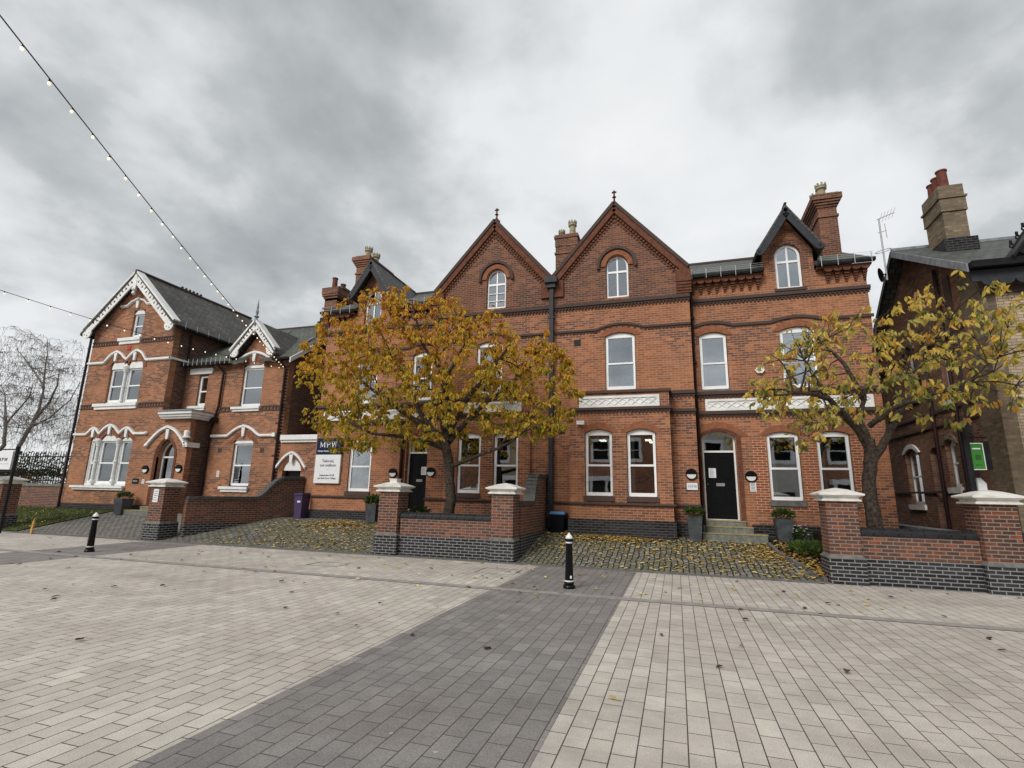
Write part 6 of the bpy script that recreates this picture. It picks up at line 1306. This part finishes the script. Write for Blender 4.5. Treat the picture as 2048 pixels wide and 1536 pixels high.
# shrubs by the right pier, ivy on the front wall
o = thing('shrub', (3.1, 16.3, .5), 'low ferny green shrub at the wall foot right of the right planter', 'plant'); bush(o, (3.15, 15.2, .48), (.45, 1.0, .18), 800, .12, 'greenleaf', 21, up_=.7, tl=(.3, 1)); 
o = thing('flowering_plant', (3.1, 16.5, .5), 'small plant with white flowers beside the right planter', 'plant'); bush(o, (3.15, 16.45, .70), (.22, .2, .22), 160, .10, 'greenleaf', 22); mb = MB(); rnd = random.Random(3)
for _ in range(14): c_ = Vector((3.15+rnd.uniform(-.15, .25), 16.3+rnd.uniform(-.1, .1), .85+rnd.uniform(-.1, .2))); mb.lathe([(.001, 0), (.03, .01), (.035, .02), (.001, .025)], c_, 6)
mb.build('flowers', 'white', o)
o = thing('shrub', (-7.1, 14.2, .8), 'small dark shrub behind the low wall left of the trunk', 'plant'); bush(o, (-7.35, 14.3, 1.10), (.36, .25, .16), 240, .10, 'greenleaf', 24)
# low ramp wall with pale coping in the alley
o = thing('ramp_wall', (6.3, 17, .5), 'low brick wall with sloping grey coping in the alley beside the right house', 'wall'); mb = MB(); mb.box(6.22, 6.48, 14.6, 20.5, .3, .98); mb.build('brickwork', 'garden', o); mb = MB(); mb.box(6.12, 6.58, 14.5, 20.6, .981, 1.06); mb.build('coping', 'lead', o)
# aerial and satellite dish
a_, b_ = at(1756, 438, 18.4), at(1776, 560, 18.4); xa, za = (a_.x+b_.x)/2, a_.z
o = thing('tv_aerial', (xa, 18.4, b_.z), 'tall television aerial mast with loops and satellite dish fixed to the right house', 'aerial'); mb = MB(); mb.tube([(xa, 18.4, b_.z), (xa, 18.4, za)], .028, 8); mb.build('mast', 'wire', o)
mb = MB(); mb.tube([(xa-.06, 18.4, za-.02), (xa+.42, 18.3, za+.12)], .014, 5)
for k in range(5): t_ = k/4; c_ = Vector((xa+.05+.35*t_, 18.4-.08*t_, za+.02+.1*t_)); mb.tube([c_+Vector((-.05, .05, -.16)), c_+Vector((.05, -.05, .16))], .007, 4)
mb.build('yagi_aerial', 'wire', o); mb = MB(); mb.tube([(xa-.08, 18.4, za-.5), (xa+.16, 18.35, za-.46)], .012, 5); mb.tube([(xa+.14, 18.35, za-.72), (xa+.12, 18.35, za-.22)], .012, 5); mb.build('dipole', 'wire', o)
mb = MB(); n = 16; pts = [(xa+.22*math.cos(2*math.pi*i/n), 18.4+.12*math.sin(2*math.pi*i/n), za-1.15+.05*math.cos(2*math.pi*i/n)) for i in range(n+1)]; mb.tube(pts, .012, 5); mb.build('loop_aerial', 'wire', o)
mb = MB(); c_ = Vector((xa-.14, 18.25, b_.z+.15)); prof = [(.001, .0), (.12, .02), (.20, .05), (.24, .08), (.235, .085), (.2, .06), (.001, .015)]; k0 = len(mb.v); mb.lathe(prof, (0, 0, 0), 18); Mx = Matrix.Translation(c_) @ Matrix.Rotation(R(-8), 4, 'Z') @ Matrix.Rotation(R(-100), 4, 'Y'); mb.v = [tuple(Mx @ Vector(v)) for v in mb.v]; mb.build('satellite_dish', 'iron', o); mb = MB(); mb.tube([c_, (xa, 18.4, b_.z+.2)], .02, 6); mb.tube([(xa, 18.4, b_.z+.1), (7.1, 18.6, b_.z+.1)], .02, 6); mb.build('bracket', 'iron', o)
# ------------------------------------------------------------------ festoon lights
def festoon(a, b, sag, s_, lab, first=.33):
    a, b = Vector(a), Vector(b); L_ = (b-a).length; o = thing('string_lights', a, lab, 'string lights', 'festoon lights over the square')
    f = lambda t_: a.lerp(b, t_)-Vector((0, 0, 4*sag*t_*(1-t_))); mb = MB(); mb.tube([f(i/60) for i in range(61)], .0075, 6); mb.build('cable', 'iron', o)
    n = int((L_-first)/s_); proto = None
    for k in range(n+1):
        p_ = f(min(1, (first+k*s_)/L_))
        if proto is None:
            c = MB(); c.lathe([(.012, .0), (.022, -.012), (.024, -.06), (.001, -.062)], (0, 0, 0), 10); so_ = c.build('bulb_holder', 'iron', None); c = MB(); c.lathe([(.018, -.06), (.026, -.075), (.034, -.10), (.032, -.125), (.02, -.145), (.001, -.15)], (0, 0, 0), 12); bu_ = c.build('bulb', 'bulb', None, smooth=True)
            so_.parent = o; bu_.parent = so_; so_.location = p_-a; so_.scale = (.52,)*3; proto = (so_, bu_)
        else:
            s2 = proto[0].copy(); col.objects.link(s2); s2.parent = o; s2.location = p_-a; s2.rotation_euler = (math.sin(k*3.3)*.12, math.cos(k*2.1)*.15, 0); b2_ = proto[1].copy(); col.objects.link(b2_); b2_.parent = s2
def ray(x, y, dist): v = fwd + r2*((x-1024)/F) - u2*((y-768)/F); return Vector((0, 0, EYE))+v*dist
A0 = Vector((-15.62, 17.30, 6.78))
festoon(A0, ray(-60, -46, 4.9), .12, .49, 'string of round warm bulbs rising steeply to the top left corner of the photo')
festoon(A0+Vector((0, -.02, -.02)), ray(-120, 540, 10.6), .20, .50, 'lower string of lit round bulbs crossing in front of the left house')
# ------------------------------------------------------------------ fallen leaves
rnd = random.Random(8); mb = MB(); mb.tint = []
def fallen(mb, x, y, z, s_, tint):
    a = rnd.uniform(0, 6.28); d = Vector((math.cos(a), math.sin(a), rnd.uniform(-.08, .18))); leaf(mb, Vector((x, y, z+.012+rnd.random()*.01)), d, Vector((rnd.uniform(-.3, .3), rnd.uniform(-.3, .3), 1)), s_, s_*rnd.uniform(.5, .65), tint, rnd.uniform(-.15, .3))
for _ in range(2900):
    if rnd.random() < .55: x = rnd.uniform(-3.9, 3.0); y = 13.15+3.2*rnd.random()**.8
    else: x = rnd.uniform(-14.2, -7.9); y = 13.1+3.3*rnd.random()**.9
    w_ = 1.0
    if x < -12.5 and rnd.random() < .6: continue
    if -3.9 < x < -1 and y < 14.4 and rnd.random() < .6: continue
    fallen(mb, x, y, gz(x, y), rnd.uniform(.07, .14), min(1, max(0, rnd.gauss(.72, .18))))
for _ in range(1500):   # drifts against the walls
    q = rnd.random()
    if q < .45: x, y = rnd.gauss(2.6, .5), rnd.gauss(15.3, .55)
    elif q < .8: x, y = rnd.gauss(-1.8, .8), rnd.gauss(15.75, .18)
    else: x, y = rnd.gauss(-11.2, 1.0), rnd.gauss(15.9, .3)
    if x > 3.0 or (x > -3.2 and x < .0 and y > 15.9) or y > 16.9: continue
    fallen(mb, x, y, gz(x, y)+rnd.random()*.03, rnd.uniform(.08, .15), min(1, max(0, rnd.gauss(.58, .2))))
for _ in range(420):
    y = rnd.uniform(13.2, 16.6); x = rnd.uniform(2.5+.45*max(0, 15.2-y)/2.1, 3.05+.2*(y > 13.8)); fallen(mb, x, y, gz(x, y)+.06+rnd.random()*.03, rnd.uniform(.08, .15), min(1, max(0, rnd.gauss(.5, .22))))
for _ in range(110): x, y = rnd.uniform(-29, -22.9), rnd.uniform(13.3, 15.8); fallen(mb, x, y, gz(x, y)+.08, rnd.uniform(.08, .14), rnd.uniform(.5, .9))
for _ in range(170): x, y = rnd.uniform(3.7, 5.7), rnd.uniform(13.5, 16); fallen(mb, x, y, .86, .12, rnd.uniform(.3, .8))
fl = tag(mb.build('fallen_leaves', 'litter', recalc=False), 'yellow and brown fallen leaves scattered over the mossy cobbled forecourt', 'leaves', kind='stuff')
mb = MB(); mb.tint = []
for _ in range(120):
    y = 3.6+9.2*rnd.random()**.55; x = rnd.uniform(-1.6*y-1, .62*y+1.5); fallen(mb, x, y, .006, rnd.uniform(.06, .125), rnd.uniform(0, 1))
tag(mb.build('brown_leaves', 'brownleaf', recalc=False), 'curled dark brown leaves scattered over the pale paving', 'leaves', kind='stuff')
mb = MB(); mb.tint = []
for _ in range(60): y = 9+4*rnd.random(); x = rnd.uniform(-9, 3.5); fallen(mb, x, y, .006, rnd.uniform(.08, .14), rnd.uniform(.6, 1))
tag(mb.build('yellow_leaves', 'litter', recalc=False), 'a few pale yellow leaves blown onto the paving beside the kerb', 'leaves', kind='stuff')
mb = MB(); mb.tint = []; v = fwd + r2*((1228-1024)/F) - u2*((1402-768)/F); q = Vector((0, 0, EYE))+v*(-EYE/v.z); leaf(mb, Vector((q.x-.06, q.y+.02, .012)), Vector((1, -.1, .1)), Vector((.1, .5, 1)), .125, .07, .95); tag(mb.build('fallen_leaf', 'litter', None, recalc=False), 'single pale yellow leaf lying on the near paving blocks', 'leaf')
